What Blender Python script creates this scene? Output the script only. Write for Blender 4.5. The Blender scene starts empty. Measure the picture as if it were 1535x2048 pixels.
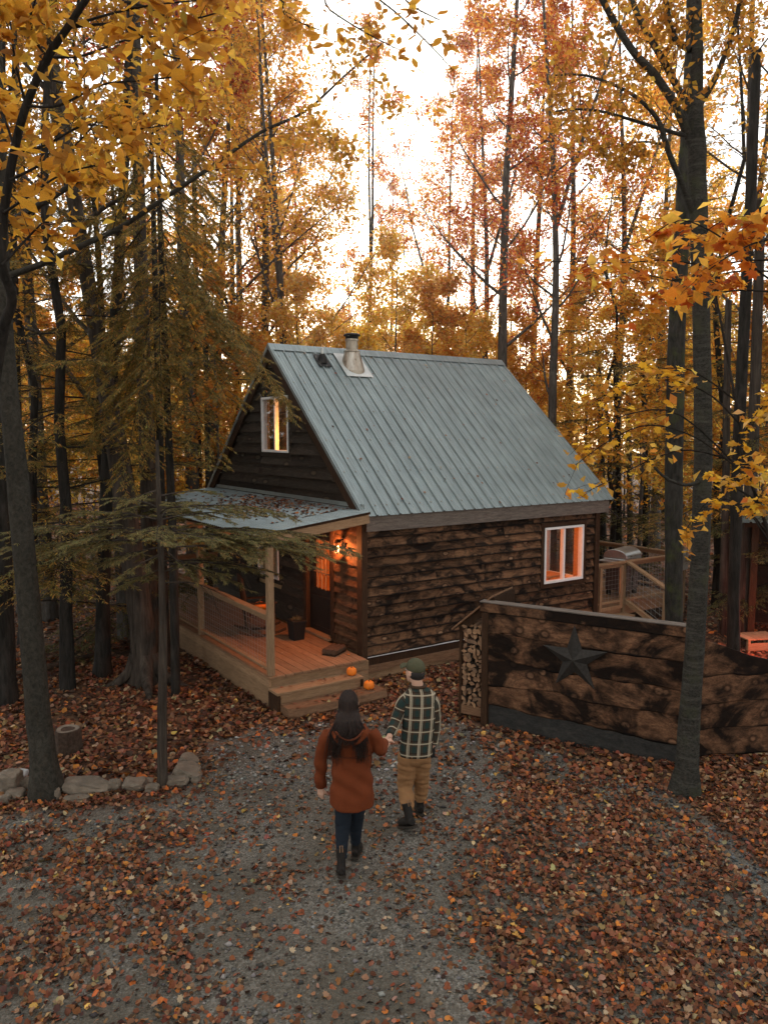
import bpy, bmesh, math, random
import numpy as np
from mathutils import Vector, Matrix, noise as mnoise

R_ = math.radians
SC = bpy.context.scene
COL = SC.collection

# ------------------------------------------------------------------ camera
CAM_H = 4.0
PITCH = math.atan(154 / 1538)
cam_d = bpy.data.cameras.new("camera")
cam = bpy.data.objects.new("camera", cam_d)
COL.objects.link(cam)
cam.location = (0, 0, CAM_H)
cam.rotation_euler = (math.pi / 2 - PITCH, 0, 0)
cam_d.sensor_fit = 'HORIZONTAL'
cam_d.sensor_width = 36.0
cam_d.lens = 36.0 * 1538 / 1535
cam_d.clip_start = 0.05
cam_d.clip_end = 2000
SC.camera = cam

# ------------------------------------------------------------------ sky
SUN_EL, SUN_AZ = R_(17), R_(-1)          # low sun veiled by cloud, straight ahead of the camera
wd = bpy.data.worlds.new("World")
SC.world = wd
wd.use_nodes = True
wn, wl = wd.node_tree.nodes, wd.node_tree.links
wn.clear()
w_out = wn.new('ShaderNodeOutputWorld')
w_bg = wn.new('ShaderNodeBackground')
w_sky = wn.new('ShaderNodeTexSky')
w_sky.sky_type = 'NISHITA'
w_sky.sun_disc = False
w_sky.sun_elevation = SUN_EL
w_sky.sun_rotation = SUN_AZ
w_sky.altitude = 300
w_sky.air_density = 1.0
w_sky.dust_density = 2.0
w_tc = wn.new('ShaderNodeTexCoord')
w_map = wn.new('ShaderNodeMapping')
w_map.inputs['Scale'].default_value = (1, 1, 2.2)
w_noi = wn.new('ShaderNodeTexNoise')
w_noi.inputs['Scale'].default_value = 2.3
w_noi.inputs['Detail'].default_value = 6
w_noi.inputs['Roughness'].default_value = 0.6
w_rmp = wn.new('ShaderNodeValToRGB')
w_rmp.color_ramp.elements[0].position = 0.36
w_rmp.color_ramp.elements[0].color = (0.45, 0.45, 0.45, 1)
w_rmp.color_ramp.elements[1].position = 0.62
w_rmp.color_ramp.elements[1].color = (0.92, 0.92, 0.92, 1)
w_mix = wn.new('ShaderNodeMix')
w_mix.data_type = 'RGBA'
CLOUD = (6.5, 6.58, 6.4, 1)
w_mix.inputs['B'].default_value = CLOUD
wl.new(w_tc.outputs['Generated'], w_map.inputs['Vector'])
wl.new(w_map.outputs['Vector'], w_noi.inputs['Vector'])
wl.new(w_noi.outputs['Fac'], w_rmp.inputs['Fac'])
wl.new(w_rmp.outputs['Color'], w_mix.inputs['Factor'])
wl.new(w_sky.outputs['Color'], w_mix.inputs['A'])
wl.new(w_mix.outputs['Result'], w_bg.inputs['Color'])
w_bg.inputs['Strength'].default_value = 0.12
wl.new(w_bg.outputs['Background'], w_out.inputs['Surface'])

# ------------------------------------------------------------------ sun (veiled, very soft)
sun_d = bpy.data.lights.new("sun", 'SUN')
sun_d.energy = 1.5
sun_d.angle = R_(12)
sun_d.color = (1.0, 0.89, 0.75)
sun = bpy.data.objects.new("sun", sun_d)
COL.objects.link(sun)
sdir = Vector((math.sin(SUN_AZ) * math.cos(SUN_EL), math.cos(SUN_AZ) * math.cos(SUN_EL), math.sin(SUN_EL)))
sun.rotation_euler = sdir.to_track_quat('Z', 'Y').to_euler()
sun.location = sdir * 60

# ------------------------------------------------------------------ exposure
SC.view_settings.view_transform = 'Standard'
SC.view_settings.look = 'None'
SC.view_settings.exposure = 1.34
SC.view_settings.gamma = 1
SC.view_settings.use_curve_mapping = False
SC.render.engine = 'CYCLES'
SC.cycles.use_denoising = True
SC.cycles.max_bounces = 6
SC.cycles.diffuse_bounces = 3
SC.cycles.glossy_bounces = 3
SC.cycles.transmission_bounces = 5
SC.cycles.sample_clamp_indirect = 4

# ------------------------------------------------------------------ pixel helpers (photo pixel + real depth -> point)
cF = Vector((0, math.cos(PITCH), -math.sin(PITCH)))
cU = Vector((0, math.sin(PITCH), math.cos(PITCH)))
def P(x, y, Y):
    d = cF * 1538 + Vector((1, 0, 0)) * (x - 767.5) + cU * (1024 - y)
    return Vector((0, 0, CAM_H)) + d * (Y / d.y)
def GP(x, y, z=0.0):
    d = cF * 1538 + Vector((1, 0, 0)) * (x - 767.5) + cU * (1024 - y)
    return Vector((0, 0, CAM_H)) + d * ((z - CAM_H) / d.z)

# ------------------------------------------------------------------ mesh helpers
class MB:
    def __init__(s):
        s.v, s.f, s.uv = [], [], None
    def quadbox(s, c):
        b = len(s.v)
        s.v += [tuple(p) for p in c]
        for q in ((0,3,2,1),(4,5,6,7),(0,1,5,4),(1,2,6,5),(2,3,7,6),(3,0,4,7)):
            s.f.append(tuple(b+i for i in q))
        return s
    def box(s, x0, x1, y0, y1, z0, z1):
        return s.quadbox([(x0,y0,z0),(x1,y0,z0),(x1,y1,z0),(x0,y1,z0),(x0,y0,z1),(x1,y0,z1),(x1,y1,z1),(x0,y1,z1)])
    def beam(s, p, q, w, h, up=(0,0,1)):
        p, q = Vector(p), Vector(q)
        d = (q-p).normalized(); up = Vector(up)
        sd = d.cross(up)
        if sd.length < 1e-4: sd = d.cross(Vector((1,0,0)))
        sd.normalize(); u2 = sd.cross(d).normalized()
        a, b = sd*(w/2), u2*(h/2)
        return s.quadbox([p-a-b, p+a-b, p+a+b, p-a+b, q-a-b, q+a-b, q+a+b, q-a+b])
    def tube(s, pts, rad, n=6, cap=True, sx=1.0):
        pts = [Vector(p) for p in pts]
        if not isinstance(rad, (list, tuple)): rad = [rad]*len(pts)
        b = len(s.v); m = len(pts)
        t = (pts[1]-pts[0]).normalized()
        ref = Vector((0,0,1)) if abs(t.z) < .9 else Vector((1,0,0))
        nx = t.cross(ref).normalized()
        for i, p in enumerate(pts):
            t = ((pts[i+1] if i+1 < m else pts[i]) - (pts[i-1] if i else pts[i])).normalized()
            nx = (nx - t*nx.dot(t)).normalized(); ny = t.cross(nx)
            for k in range(n):
                a = 2*math.pi*k/n
                s.v.append(tuple(p + nx*(math.cos(a)*rad[i]*sx) + ny*(math.sin(a)*rad[i])))
        for i in range(m-1):
            for k in range(n):
                k2 = (k+1) % n
                s.f.append((b+i*n+k, b+i*n+k2, b+(i+1)*n+k2, b+(i+1)*n+k))
        if cap:
            s.f.append(tuple(b+k for k in reversed(range(n))))
            s.f.append(tuple(b+(m-1)*n+k for k in range(n)))
        return s
    def lathe(s, prof, n=24, c=(0,0,0), mod=None):
        b = len(s.v); c = Vector(c)
        for r, z in prof:
            for k in range(n):
                a = 2*math.pi*k/n
                rr = r*(mod(a, z) if mod else 1)
                s.v.append((c.x+rr*math.cos(a), c.y+rr*math.sin(a), c.z+z))
        for i in range(len(prof)-1):
            for k in range(n):
                k2 = (k+1) % n
                s.f.append((b+i*n+k, b+i*n+k2, b+(i+1)*n+k2, b+(i+1)*n+k))
        s.f.append(tuple(b+k for k in reversed(range(n))))
        s.f.append(tuple(b+(len(prof)-1)*n+k for k in range(n)))
        return s
    def prism(s, poly, fn, d0, d1):
        """poly: 2D outline; fn(a,b,d) -> 3D; extruded from d0 to d1"""
        b = len(s.v); n = len(poly)
        for d in (d0, d1):
            for a, c in poly: s.v.append(tuple(fn(a, c, d)))
        s.f.append(tuple(b+i for i in reversed(range(n))))
        s.f.append(tuple(b+n+i for i in range(n)))
        for i in range(n):
            j = (i+1) % n
            s.f.append((b+i, b+j, b+n+j, b+n+i))
        return s
    def mesh(s, name):
        me = bpy.data.meshes.new(name)
        me.from_pydata(s.v, [], s.f)
        me.update()
        return me
    def build(s, name, mat=None, parent=None, smooth=False, bevel=0, fix=True):
        me = s.mesh(name)
        if fix:
            bm = bmesh.new(); bm.from_mesh(me)
            bmesh.ops.recalc_face_normals(bm, faces=bm.faces); bm.to_mesh(me); bm.free()
        return link(name, me, mat, parent, smooth, bevel)

def link(name, me, mat=None, parent=None, smooth=False, bevel=0):
    if mat is not None and not me.materials: me.materials.append(mat)
    o = bpy.data.objects.new(name, me)
    COL.objects.link(o)
    if parent is not None: o.parent = parent
    if smooth: me.polygons.foreach_set('use_smooth', [True]*len(me.polygons))
    if bevel:
        m = o.modifiers.new('bevel', 'BEVEL'); m.width = bevel; m.segments = 1; m.limit_method = 'ANGLE'
    return o

def npmesh(name, verts, faces, mat, cols=None, smooth=False, mats=None, midx=None):
    """faces: (n,k) int array of equal-size faces, or list of such arrays"""
    if not isinstance(faces, (list, tuple)): faces = [faces]
    me = bpy.data.meshes.new(name)
    verts = np.asarray(verts, np.float32)
    me.vertices.add(len(verts)); me.vertices.foreach_set('co', verts.ravel())
    ls, lt, lv, st = [], [], [], 0
    for fa in faces:
        if len(fa) == 0: continue
        k = fa.shape[1]
        ls.append(st + np.arange(len(fa))*k); lt.append(np.full(len(fa), k)); lv.append(fa.ravel()); st += fa.size
    ls, lt, lv = np.concatenate(ls), np.concatenate(lt), np.concatenate(lv)
    me.loops.add(len(lv)); me.loops.foreach_set('vertex_index', lv.astype(np.int32))
    me.polygons.add(len(ls)); me.polygons.foreach_set('loop_start', ls.astype(np.int32)); me.polygons.foreach_set('loop_total', lt.astype(np.int32))
    if smooth: me.polygons.foreach_set('use_smooth', np.ones(len(ls), bool))
    if mats:
        for m in mats: me.materials.append(m)
        me.polygons.foreach_set('material_index', midx.astype(np.int32))
    elif mat is not None: me.materials.append(mat)
    if cols is not None:
        at = me.attributes.new('col', 'FLOAT_COLOR', 'POINT')
        c4 = np.ones((len(verts), 4), np.float32); c4[:, :3] = cols
        at.data.foreach_set('color', c4.ravel())
    me.update(calc_edges=True)
    return me

def tag(o, label=None, cat=None, group=None, kind=None):
    if label: o['label'] = label
    if cat: o['category'] = cat
    if group: o['group'] = group
    if kind: o['kind'] = kind
    return o

def thing(name, label, cat, loc=(0,0,0), rotz=0, group=None):
    o = bpy.data.objects.new(name, None)
    o.empty_display_size = .2
    COL.objects.link(o)
    o.location = loc; o.rotation_euler = (0, 0, rotz)
    return tag(o, label, cat, group)

# ------------------------------------------------------------------ material helpers
class NT:
    def __init__(s, name):
        s.m = bpy.data.materials.new(name); s.m.use_nodes = True
        s.n, s.l = s.m.node_tree.nodes, s.m.node_tree.links
        s.b = s.n['Principled BSDF']; s.out = s.n['Material Output']
        s.tc = s.n.new('ShaderNodeTexCoord')
    def new(s, t, **kw):
        nd = s.n.new(t)
        for k, v in kw.items(): setattr(nd, k, v)
        return nd
    def inp(s, sock, v):
        if hasattr(v, 'is_linked') or isinstance(v, bpy.types.NodeSocket): s.l.new(v, sock)
        else: sock.default_value = v
    def coord(s, scale=(1,1,1), rot=(0,0,0), out='Object', loc=(0,0,0)):
        mp = s.new('ShaderNodeMapping')
        mp.inputs['Scale'].default_value = scale; mp.inputs['Rotation'].default_value = rot; mp.inputs['Location'].default_value = loc
        s.l.new(s.tc.outputs[out], mp.inputs['Vector'])
        return mp.outputs['Vector']
    def noise(s, vec, scale=5, detail=4, rough=.55, dist=0):
        nd = s.new('ShaderNodeTexNoise')
        s.l.new(vec, nd.inputs['Vector'])
        nd.inputs['Scale'].default_value = scale; nd.inputs['Detail'].default_value = detail
        nd.inputs['Roughness'].default_value = rough; nd.inputs['Distortion'].default_value = dist
        return nd.outputs['Fac']
    def voro(s, vec, scale=5, feature='F1', out='Distance'):
        nd = s.new('ShaderNodeTexVoronoi', feature=feature)
        s.l.new(vec, nd.inputs['Vector']); nd.inputs['Scale'].default_value = scale
        return nd.outputs[out]
    def ramp(s, fac, stops, interp='LINEAR'):
        nd = s.new('ShaderNodeValToRGB'); cr = nd.color_ramp; cr.interpolation = interp
        while len(cr.elements) < len(stops): cr.elements.new(.5)
        for e, (p, c) in zip(cr.elements, stops):
            e.position = p
            e.color = (c, c, c, 1) if isinstance(c, (int, float)) else (*c, 1)
        s.l.new(fac, nd.inputs['Fac'])
        return nd.outputs['Color']
    def mix(s, fac, a, b, mode='MIX'):
        nd = s.new('ShaderNodeMix', data_type='RGBA', blend_type=mode)
        for k, v in (('Factor', fac), ('A', a), ('B', b)):
            so = nd.inputs[k] if k == 'Factor' else [i for i in nd.inputs if i.name == k and i.type == 'RGBA'][0]
            if isinstance(v, bpy.types.NodeSocket): s.l.new(v, so)
            elif k == 'Factor': so.default_value = v
            else: so.default_value = (*v, 1) if len(v) == 3 else v
        return [o for o in nd.outputs if o.type == 'RGBA'][0]
    def math(s, op, a, b=0.0):
        nd = s.new('ShaderNodeMath', operation=op)
        for i, v in enumerate((a, b)):
            if isinstance(v, bpy.types.NodeSocket): s.l.new(v, nd.inputs[i])
            else: nd.inputs[i].default_value = v
        return nd.outputs[0]
    def rnd(s):
        return s.new('ShaderNodeObjectInfo').outputs['Random']
    def bump(s, h, strength=.4, dist=.02):
        nd = s.new('ShaderNodeBump'); nd.inputs['Strength'].default_value = strength; nd.inputs['Distance'].default_value = dist
        s.l.new(h, nd.inputs['Height']); s.l.new(nd.outputs['Normal'], s.b.inputs['Normal'])
    def done(s, col=None, rough=.7, metal=0, spec=None):
        if col is not None: s.inp(s.b.inputs['Base Color'], (*col, 1) if isinstance(col, tuple) else col)
        s.inp(s.b.inputs['Roughness'], rough); s.inp(s.b.inputs['Metallic'], metal)
        if spec is not None: s.b.inputs['Specular IOR Level'].default_value = spec
        return s.m
M = {}

def wood(name, dark, mid, light, axis, rough=.75, gs=1.0, burn=None, vary=.3, knots=False, bumps=.35, edge=0):
    """axis: scale triple, small along the grain"""
    t = NT(name)
    v = t.coord(axis)
    r = t.rnd()
    ad = t.new('ShaderNodeVectorMath', operation='ADD')
    cb = t.new('ShaderNodeCombineXYZ')
    off = t.math('MULTIPLY', r, 37.0)
    for k in range(3): t.l.new(off, cb.inputs[k])
    t.l.new(v, ad.inputs[0]); t.l.new(cb.outputs[0], ad.inputs[1]); v = ad.outputs[0]
    g = t.noise(v, 9*gs, 6, .62, .6)
    c = t.ramp(g, [(.28, dark), (.5, mid), (.74, light)])
    fine = t.noise(v, 45*gs, 3, .6)
    c = t.mix(.35, c, t.ramp(fine, [(.3, dark), (.7, light)]))
    if knots:
        kv = t.coord((axis[0]*knots[0], axis[1]*knots[1], axis[2]*knots[2]))
        a2 = t.new('ShaderNodeVectorMath', operation='ADD'); t.l.new(kv, a2.inputs[0]); t.l.new(cb.outputs[0], a2.inputs[1])
        d = t.voro(a2.outputs[0], 1.0)
        c = t.mix(t.ramp(d, [(.03, 0.0), (.08, .85), (.15, .5), (.19, 0.0)]), c, knots[3])
        c = t.mix(t.ramp(d, [(.16, 0.0), (.22, .8), (.34, 0.0)]), c, dark)
    if burn:
        bv = t.coord(burn[0])
        a3 = t.new('ShaderNodeVectorMath', operation='ADD'); t.l.new(bv, a3.inputs[0]); t.l.new(cb.outputs[0], a3.inputs[1])
        bn = t.noise(a3.outputs[0], 1.0, 6, .62, burn[3] if len(burn) > 3 else 1.6)
        c = t.mix(t.ramp(bn, [(burn[1], 0.0), (burn[2], .93)]), c, (.0035, .0032, .003))
    if edge:                              # lower board edge: uneven char plus painted-in shadow of the lap
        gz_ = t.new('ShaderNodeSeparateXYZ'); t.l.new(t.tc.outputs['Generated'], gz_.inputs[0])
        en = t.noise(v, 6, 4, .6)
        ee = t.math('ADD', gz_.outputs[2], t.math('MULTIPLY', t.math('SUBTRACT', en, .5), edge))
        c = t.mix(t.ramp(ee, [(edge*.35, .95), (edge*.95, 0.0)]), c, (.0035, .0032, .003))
    if vary:
        br = t.math('ADD', t.math('MULTIPLY', r, vary*2), 1-vary)
        hs = t.new('ShaderNodeHueSaturation'); t.l.new(br, hs.inputs['Value']); t.l.new(c, hs.inputs['Color']); c = hs.outputs['Color']
    t.bump(g, bumps, .006)
    return t.done(c, rough, spec=.08)

# local x runs along the boards of the side wall and the star wall
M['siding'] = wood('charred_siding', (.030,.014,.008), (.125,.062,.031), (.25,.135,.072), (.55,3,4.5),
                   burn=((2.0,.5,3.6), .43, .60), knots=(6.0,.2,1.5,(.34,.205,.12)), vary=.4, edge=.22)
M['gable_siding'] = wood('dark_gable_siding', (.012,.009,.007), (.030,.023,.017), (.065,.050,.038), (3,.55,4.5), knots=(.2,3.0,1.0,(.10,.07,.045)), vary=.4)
M['porch_siding'] = wood('brown_porch_siding', (.03,.014,.008), (.085,.042,.022), (.17,.088,.045), (3,.6,4), burn=((.5,1.2,2.6), .52, .66), vary=.25)
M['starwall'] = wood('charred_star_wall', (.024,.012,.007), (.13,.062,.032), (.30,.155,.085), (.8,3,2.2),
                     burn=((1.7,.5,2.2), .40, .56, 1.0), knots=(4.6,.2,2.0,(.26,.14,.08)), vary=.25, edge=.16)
M['starwall_base'] = wood('sooty_base_board', (.012,.012,.012), (.028,.027,.025), (.06,.055,.048), (.8,3,2.2), vary=.15)
M['trim_dark'] = wood('dark_trim', (.012,.007,.005), (.04,.02,.011), (.08,.042,.022), (6,6,.7), vary=.2)
M['fascia'] = wood('weathered_fascia', (.06,.048,.04), (.13,.105,.088), (.22,.185,.155), (.5,4,4), vary=.1)
M['lumber_x'] = wood('lumber_along_x', (.15,.088,.048), (.27,.165,.09), (.37,.24,.14), (.6,5,5), vary=.14)
M['lumber_y'] = wood('lumber_along_y', (.15,.088,.048), (.27,.165,.09), (.37,.24,.14), (5,.6,5), vary=.14)
M['lumber_z'] = wood('lumber_upright', (.15,.088,.048), (.26,.16,.088), (.36,.235,.138), (5,5,.6), vary=.14)
M['decking'] = wood('decking', (.13,.068,.038), (.24,.135,.075), (.33,.195,.11), (5,.5,5), vary=.16)
M['interior'] = wood('interior_pine', (.30,.17,.08), (.45,.28,.14), (.56,.37,.2), (2,2,5), vary=.1)
M['liveedge'] = wood('live_edge_plank', (.07,.036,.02), (.17,.09,.05), (.26,.15,.085), (.7,3,5), vary=.12)

t = NT('metal_roof')
v = t.coord((1,1,1)); n1 = t.noise(v, 1.3, 4, .6); n2 = t.noise(t.coord((14,.9,.9)), 2.0, 4, .65)
c = t.mix(t.ramp(n2, [(.38,0.0),(.70,.75)]), t.ramp(n1, [(.3,(.21,.25,.25)),(.7,(.29,.335,.33))]), (.13,.15,.15))
rr = t.ramp(n1, [(.3,.38),(.7,.55)])
M['roof'] = t.done(c, rr, .68)
t = NT('steel')
n1 = t.noise(t.coord((3,3,.5)), 6, 4, .6)
M['steel'] = t.done(t.ramp(n1, [(.3,(.24,.20,.155)),(.7,(.46,.41,.34))]), t.ramp(n1, [(.3,.25),(.7,.45)]), .95)
t = NT('flashing_metal')
n1 = t.noise(t.coord(), 5, 4, .6)
M['flash'] = t.done(t.ramp(n1, [(.3,(.42,.44,.43)),(.7,(.60,.61,.58))]), .4, .7)
def plain(name, col, rough=.6, metal=0, var=.15, scale=12, bump=0):
    t = NT(name)
    n1 = t.noise(t.coord(), scale, 4, .6)
    c = t.ramp(n1, [(.3, tuple(x*(1-var) for x in col)), (.7, tuple(min(1, x*(1+var)) for x in col))])
    if bump: t.bump(n1, bump, .01)
    return t.done(c, rough, metal, spec=.2)
M['black_metal'] = plain('black_metal', (.018,.017,.016), .45, .5)
M['white_vinyl'] = plain('white_vinyl', (.72,.70,.68), .45, 0, .05)
M['white_strip'] = plain('white_flashing', (.75,.75,.74), .4, 0, .06)
M['grill_lid'] = plain('grill_lid', (.38,.36,.33), .35, .8)
M['grill_body'] = plain('grill_body', (.10,.065,.055), .5, .2)
M['rust_star'] = plain('rusted_star', (.036,.032,.028), .75, .3, .3, 30, .3)
M['pumpkin'] = plain('pumpkin', (.80,.20,.02), .45, 0, .14, 6)
M['stem'] = plain('pumpkin_stem', (.12,.09,.04), .8)
M['door'] = plain('dark_door', (.012,.010,.009), .45)
M['black_bin'] = plain('black_bin', (.012,.012,.012), .55)
M['bristle'] = plain('bristles', (.09,.05,.03), .95, 0, .4, 60, .6)
M['wire'] = plain('galvanised_wire', (.30,.29,.27), .45, .8)
M['dimming_curtain'] = plain('dimming_curtain', (.10,.06,.035), .9)
t = NT('window_glass')
t.b.inputs['Transmission Weight'].default_value = 1; t.b.inputs['IOR'].default_value = 1.0
mx = t.new('ShaderNodeMixShader'); tr = t.new('ShaderNodeBsdfTransparent'); gl = t.new('ShaderNodeBsdfGlossy')
tr.inputs['Color'].default_value = (.93,.94,.93,1); gl.inputs['Roughness'].default_value = .02
fr = t.new('ShaderNodeFresnel'); fr.inputs['IOR'].default_value = 1.5
t.l.new(fr.outputs[0], mx.inputs[0]); t.l.new(tr.outputs[0], mx.inputs[1]); t.l.new(gl.outputs[0], mx.inputs[2])
t.l.new(mx.outputs[0], t.out.inputs['Surface'])
M['glass'] = t.m
def emit(name, col, s):
    t = NT(name)
    t.b.inputs['Base Color'].default_value = (*col, 1)
    t.b.inputs['Emission Color'].default_value = (*col, 1); t.b.inputs['Emission Strength'].default_value = s
    return t.m
M['bulb'] = emit('lamp_bulb', (1, .50, .16), 14)
M['shade'] = emit('lamp_shade', (1, .22, .05), 1.2)
# glass: symmetric facing-based reflection
def fix_glass(m):
    n, l = m.node_tree.nodes, m.node_tree.links
    mxs = [x for x in n if x.type == 'MIX_SHADER'][0]
    for x in [x for x in n if x.type == 'FRESNEL']: n.remove(x)
    lw = n.new('ShaderNodeLayerWeight'); pw = n.new('ShaderNodeMath'); pw.operation = 'POWER'; pw.inputs[1].default_value = 4
    ml = n.new('ShaderNodeMath'); ml.operation = 'MULTIPLY_ADD'; ml.inputs[1].default_value = .7; ml.inputs[2].default_value = .04
    l.new(lw.outputs['Facing'], pw.inputs[0]); l.new(pw.outputs[0], ml.inputs[0]); l.new(ml.outputs[0], mxs.inputs[0])
fix_glass(M['glass'])

rng = random.Random(7)
nrng = np.random.default_rng(7)
P0 = Vector((-0.331, 12.229, 0)); CROT = R_(90 - 56.15)
CU = Vector((math.cos(CROT), math.sin(CROT), 0)); CV = Vector((-math.sin(CROT), math.cos(CROT), 0))
def cab(x, y, z=0): return P0 + CU*x + CV*y + Vector((0, 0, z))

cabin = thing('log_cabin', 'dark charred-wood cabin with steep grey metal roof and lit windows', 'cabin', P0, CROT)
RZ, RY, SL = 5.70, 3.2, 0.885             # ridge height, ridge y, slope
LEN, WID = 5.5, 6.4
def zroof(y): return RZ - SL*abs(y - RY)

# ---- wall cores with real openings
def wall_core(name, fn, polys, th=.09):
    mb = MB()
    for p in polys: mb.prism(p, fn, 0, th)
    return mb.build(name, M['interior'], cabin)
zt = 2.74
fs = lambda a, b, d: (a, .035 + d, b)
side = wall_core('side_wall', fs, [[(.1,0),(LEN-.1,0),(LEN-.1,1.17),(.1,1.17)], [(.1,1.171),(4.03,1.171),(4.03,zt),(.1,zt)],
                                   [(5.10,1.171),(LEN-.1,1.171),(LEN-.1,zt),(5.10,zt)], [(4.031,2.25),(5.099,2.25),(5.099,zt),(4.031,zt)]])
zi = lambda y: zroof(y) - .20
fg = lambda a, b, d: (.035 + d, a, b)
DY0, DY1 = .98, 1.88
WY0, WY1, WZ0, WZ1 = 2.51, 3.65, 3.67, 4.73
gable = wall_core('front_gable_wall', fg, [
    [(.13,0),(DY0,0),(DY0,2.42),(.13,2.42)], [(DY1,0),(WID,0),(WID,2.42),(DY1,2.42)], [(.13,2.421),(WID,2.421),(WID,zi(WID)),(6.1,zi(6.1)),(6.1,2.8),(.3,2.8),(.3,zi(.3)),(.13,zi(.13))],
    [(.3,2.801),(WY0,2.801),(WY0,zi(WY0)),(.3,zi(.3))], [(WY1,2.801),(6.1,2.801),(6.1,zi(6.1)),(WY1,zi(WY1))],
    [(WY0+.001,2.801),(WY1-.001,2.801),(WY1-.001,WZ0),(WY0+.001,WZ0)],
    [(WY0+.001,WZ1),(WY1-.001,WZ1),(WY1-.001,zi(WY1)),(RY,zi(RY)),(WY0+.001,zi(WY0))]])
fb = lambda a, b, d: (LEN - .035 - d, a, b)
far_gable = wall_core('rear_gable_wall', fb, [
    [(.13,0),(WID,0),(WID,1.05),(.13,1.05)], [(.13,1.051),(.45,1.051),(.45,2.2),(.13,2.2)], [(1.32,1.051),(WID,1.051),(WID,2.2),(1.32,2.2)],
    [(.13,2.201),(WID,2.201),(WID,zi(WID)),(RY,zi(RY)),(.13,zi(.13))]])
back = wall_core('back_wall', lambda a, b, d: (a, WID - .04 - d, b), [[(.13,0),(LEN-.13,0),(LEN-.13,zt),(.13,zt)]])
MB().box(.13, LEN-.13, .13, WID-.14, .40, .45).build('floor_slab', M['interior'], cabin)
MB().box(.13, LEN-.13, .13, WID-.14, 2.60, 2.70).build('loft_floor', M['interior'], cabin)

# ---- lap siding, one object per board
def plank(parent, mat, fn, s0, s1, z0, z1, s0t=None, s1t=None, wav=.010, d0=.006, d1=.058, name='plank'):
    s0t = s0 if s0t is None else s0t; s1t = s1 if s1t is None else s1t
    n = max(2, int((s1-s0)/.28)+1)
    mb = MB(); ph = rng.random()*50
    rows = []
    for i in range(n+1):
        k = i/n; s = s0+(s1-s0)*k; st = s0t+(s1t-s0t)*k
        w = wav*(mnoise.noise((s*2.3, ph, 0)) + .5*mnoise.noise((s*7, ph, 3)))
        rows.append([(s, z0+w, -d1), (st, z1, -d0), (st, z1, .03), (s, z0+w, .0)])
    for r in rows:
        for a, b, d in r: mb.v.append(fn(a, b, d))
    for i in range(n):
        b = i*4
        for k in range(4): mb.f.append((b+k, b+(k+1)%4, b+4+(k+1)%4, b+4+k))
    mb.f.append((0,1,2,3)); e = n*4; mb.f.append((e+3,e+2,e+1,e))
    return mb.build(name, mat, parent)

def joints(a, b, lo=1.1, hi=2.8):
    xs = [a]
    while b - xs[-1] > hi: xs.append(xs[-1] + rng.uniform(lo, hi))
    xs.append(b)
    return list(zip(xs[:-1], xs[1:]))
f_side = lambda s, z, d: (s, d, z)
z = .415; nC = 13; ex = (2.52-.415)/nC
for i in range(nC):
    z0, z1 = z + i*ex - .012, z + (i+1)*ex
    segs = [(.04, LEN-.08)]
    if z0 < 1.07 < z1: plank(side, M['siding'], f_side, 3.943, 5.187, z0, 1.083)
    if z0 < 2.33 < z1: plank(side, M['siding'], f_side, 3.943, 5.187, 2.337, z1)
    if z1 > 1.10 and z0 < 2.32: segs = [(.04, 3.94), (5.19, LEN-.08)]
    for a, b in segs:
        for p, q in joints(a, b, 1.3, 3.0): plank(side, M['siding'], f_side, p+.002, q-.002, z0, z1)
f_gab = lambda s, z, d: (d, s, z)
z = 2.84; ex = .205
while z < 5.45:
    z0, z1 = z-.012, z+ex
    hw = lambda zz: max(.02, (RZ-.10-zz)/SL)
    a0, b0, a1, b1 = RY-hw(z0), RY+hw(z0), RY-hw(z1), RY+hw(z1)
    if z1 > WZ0-.07 and z0 < WZ1+.07:
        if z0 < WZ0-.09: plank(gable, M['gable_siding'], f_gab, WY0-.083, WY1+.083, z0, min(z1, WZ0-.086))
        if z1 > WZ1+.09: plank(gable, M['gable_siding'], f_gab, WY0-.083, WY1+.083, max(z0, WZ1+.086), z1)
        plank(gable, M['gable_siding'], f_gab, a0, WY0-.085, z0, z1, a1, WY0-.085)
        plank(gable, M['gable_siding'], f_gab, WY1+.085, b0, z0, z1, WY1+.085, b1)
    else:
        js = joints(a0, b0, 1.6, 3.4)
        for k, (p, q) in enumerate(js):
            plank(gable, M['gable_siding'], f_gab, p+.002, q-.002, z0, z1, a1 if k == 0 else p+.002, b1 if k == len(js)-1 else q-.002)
    z += ex
z = .47; ex = .178
while z < 2.65:
    z0, z1 = z-.012, min(z+ex, 2.72)
    m_ = M['porch_siding']
    plank(gable, m_, f_gab, .09, DY0-.12, z0, z1, name='porch_plank')
    segs = [(DY1+.11, WID)]
    if z1 > 1.15 and z0 < 2.15: segs = [(DY1+.11, 2.9), (4.0, WID)]
    for a, b in segs:
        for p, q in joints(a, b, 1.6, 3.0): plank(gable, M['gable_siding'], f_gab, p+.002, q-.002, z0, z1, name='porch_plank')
    z += ex
for i in range(10):
    plank(far_gable, M['siding'], lambda s, z, d: (LEN-d, s, z), .06, WID, .42+i*.21, .42+(i+1)*.21) if not (1.05 < .42+(i+1)*.21 and .42+i*.21 < 2.2) else plank(far_gable, M['siding'], lambda s, z, d: (LEN-d, s, z), 1.40, WID, .42+i*.21, .42+(i+1)*.21)

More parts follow.
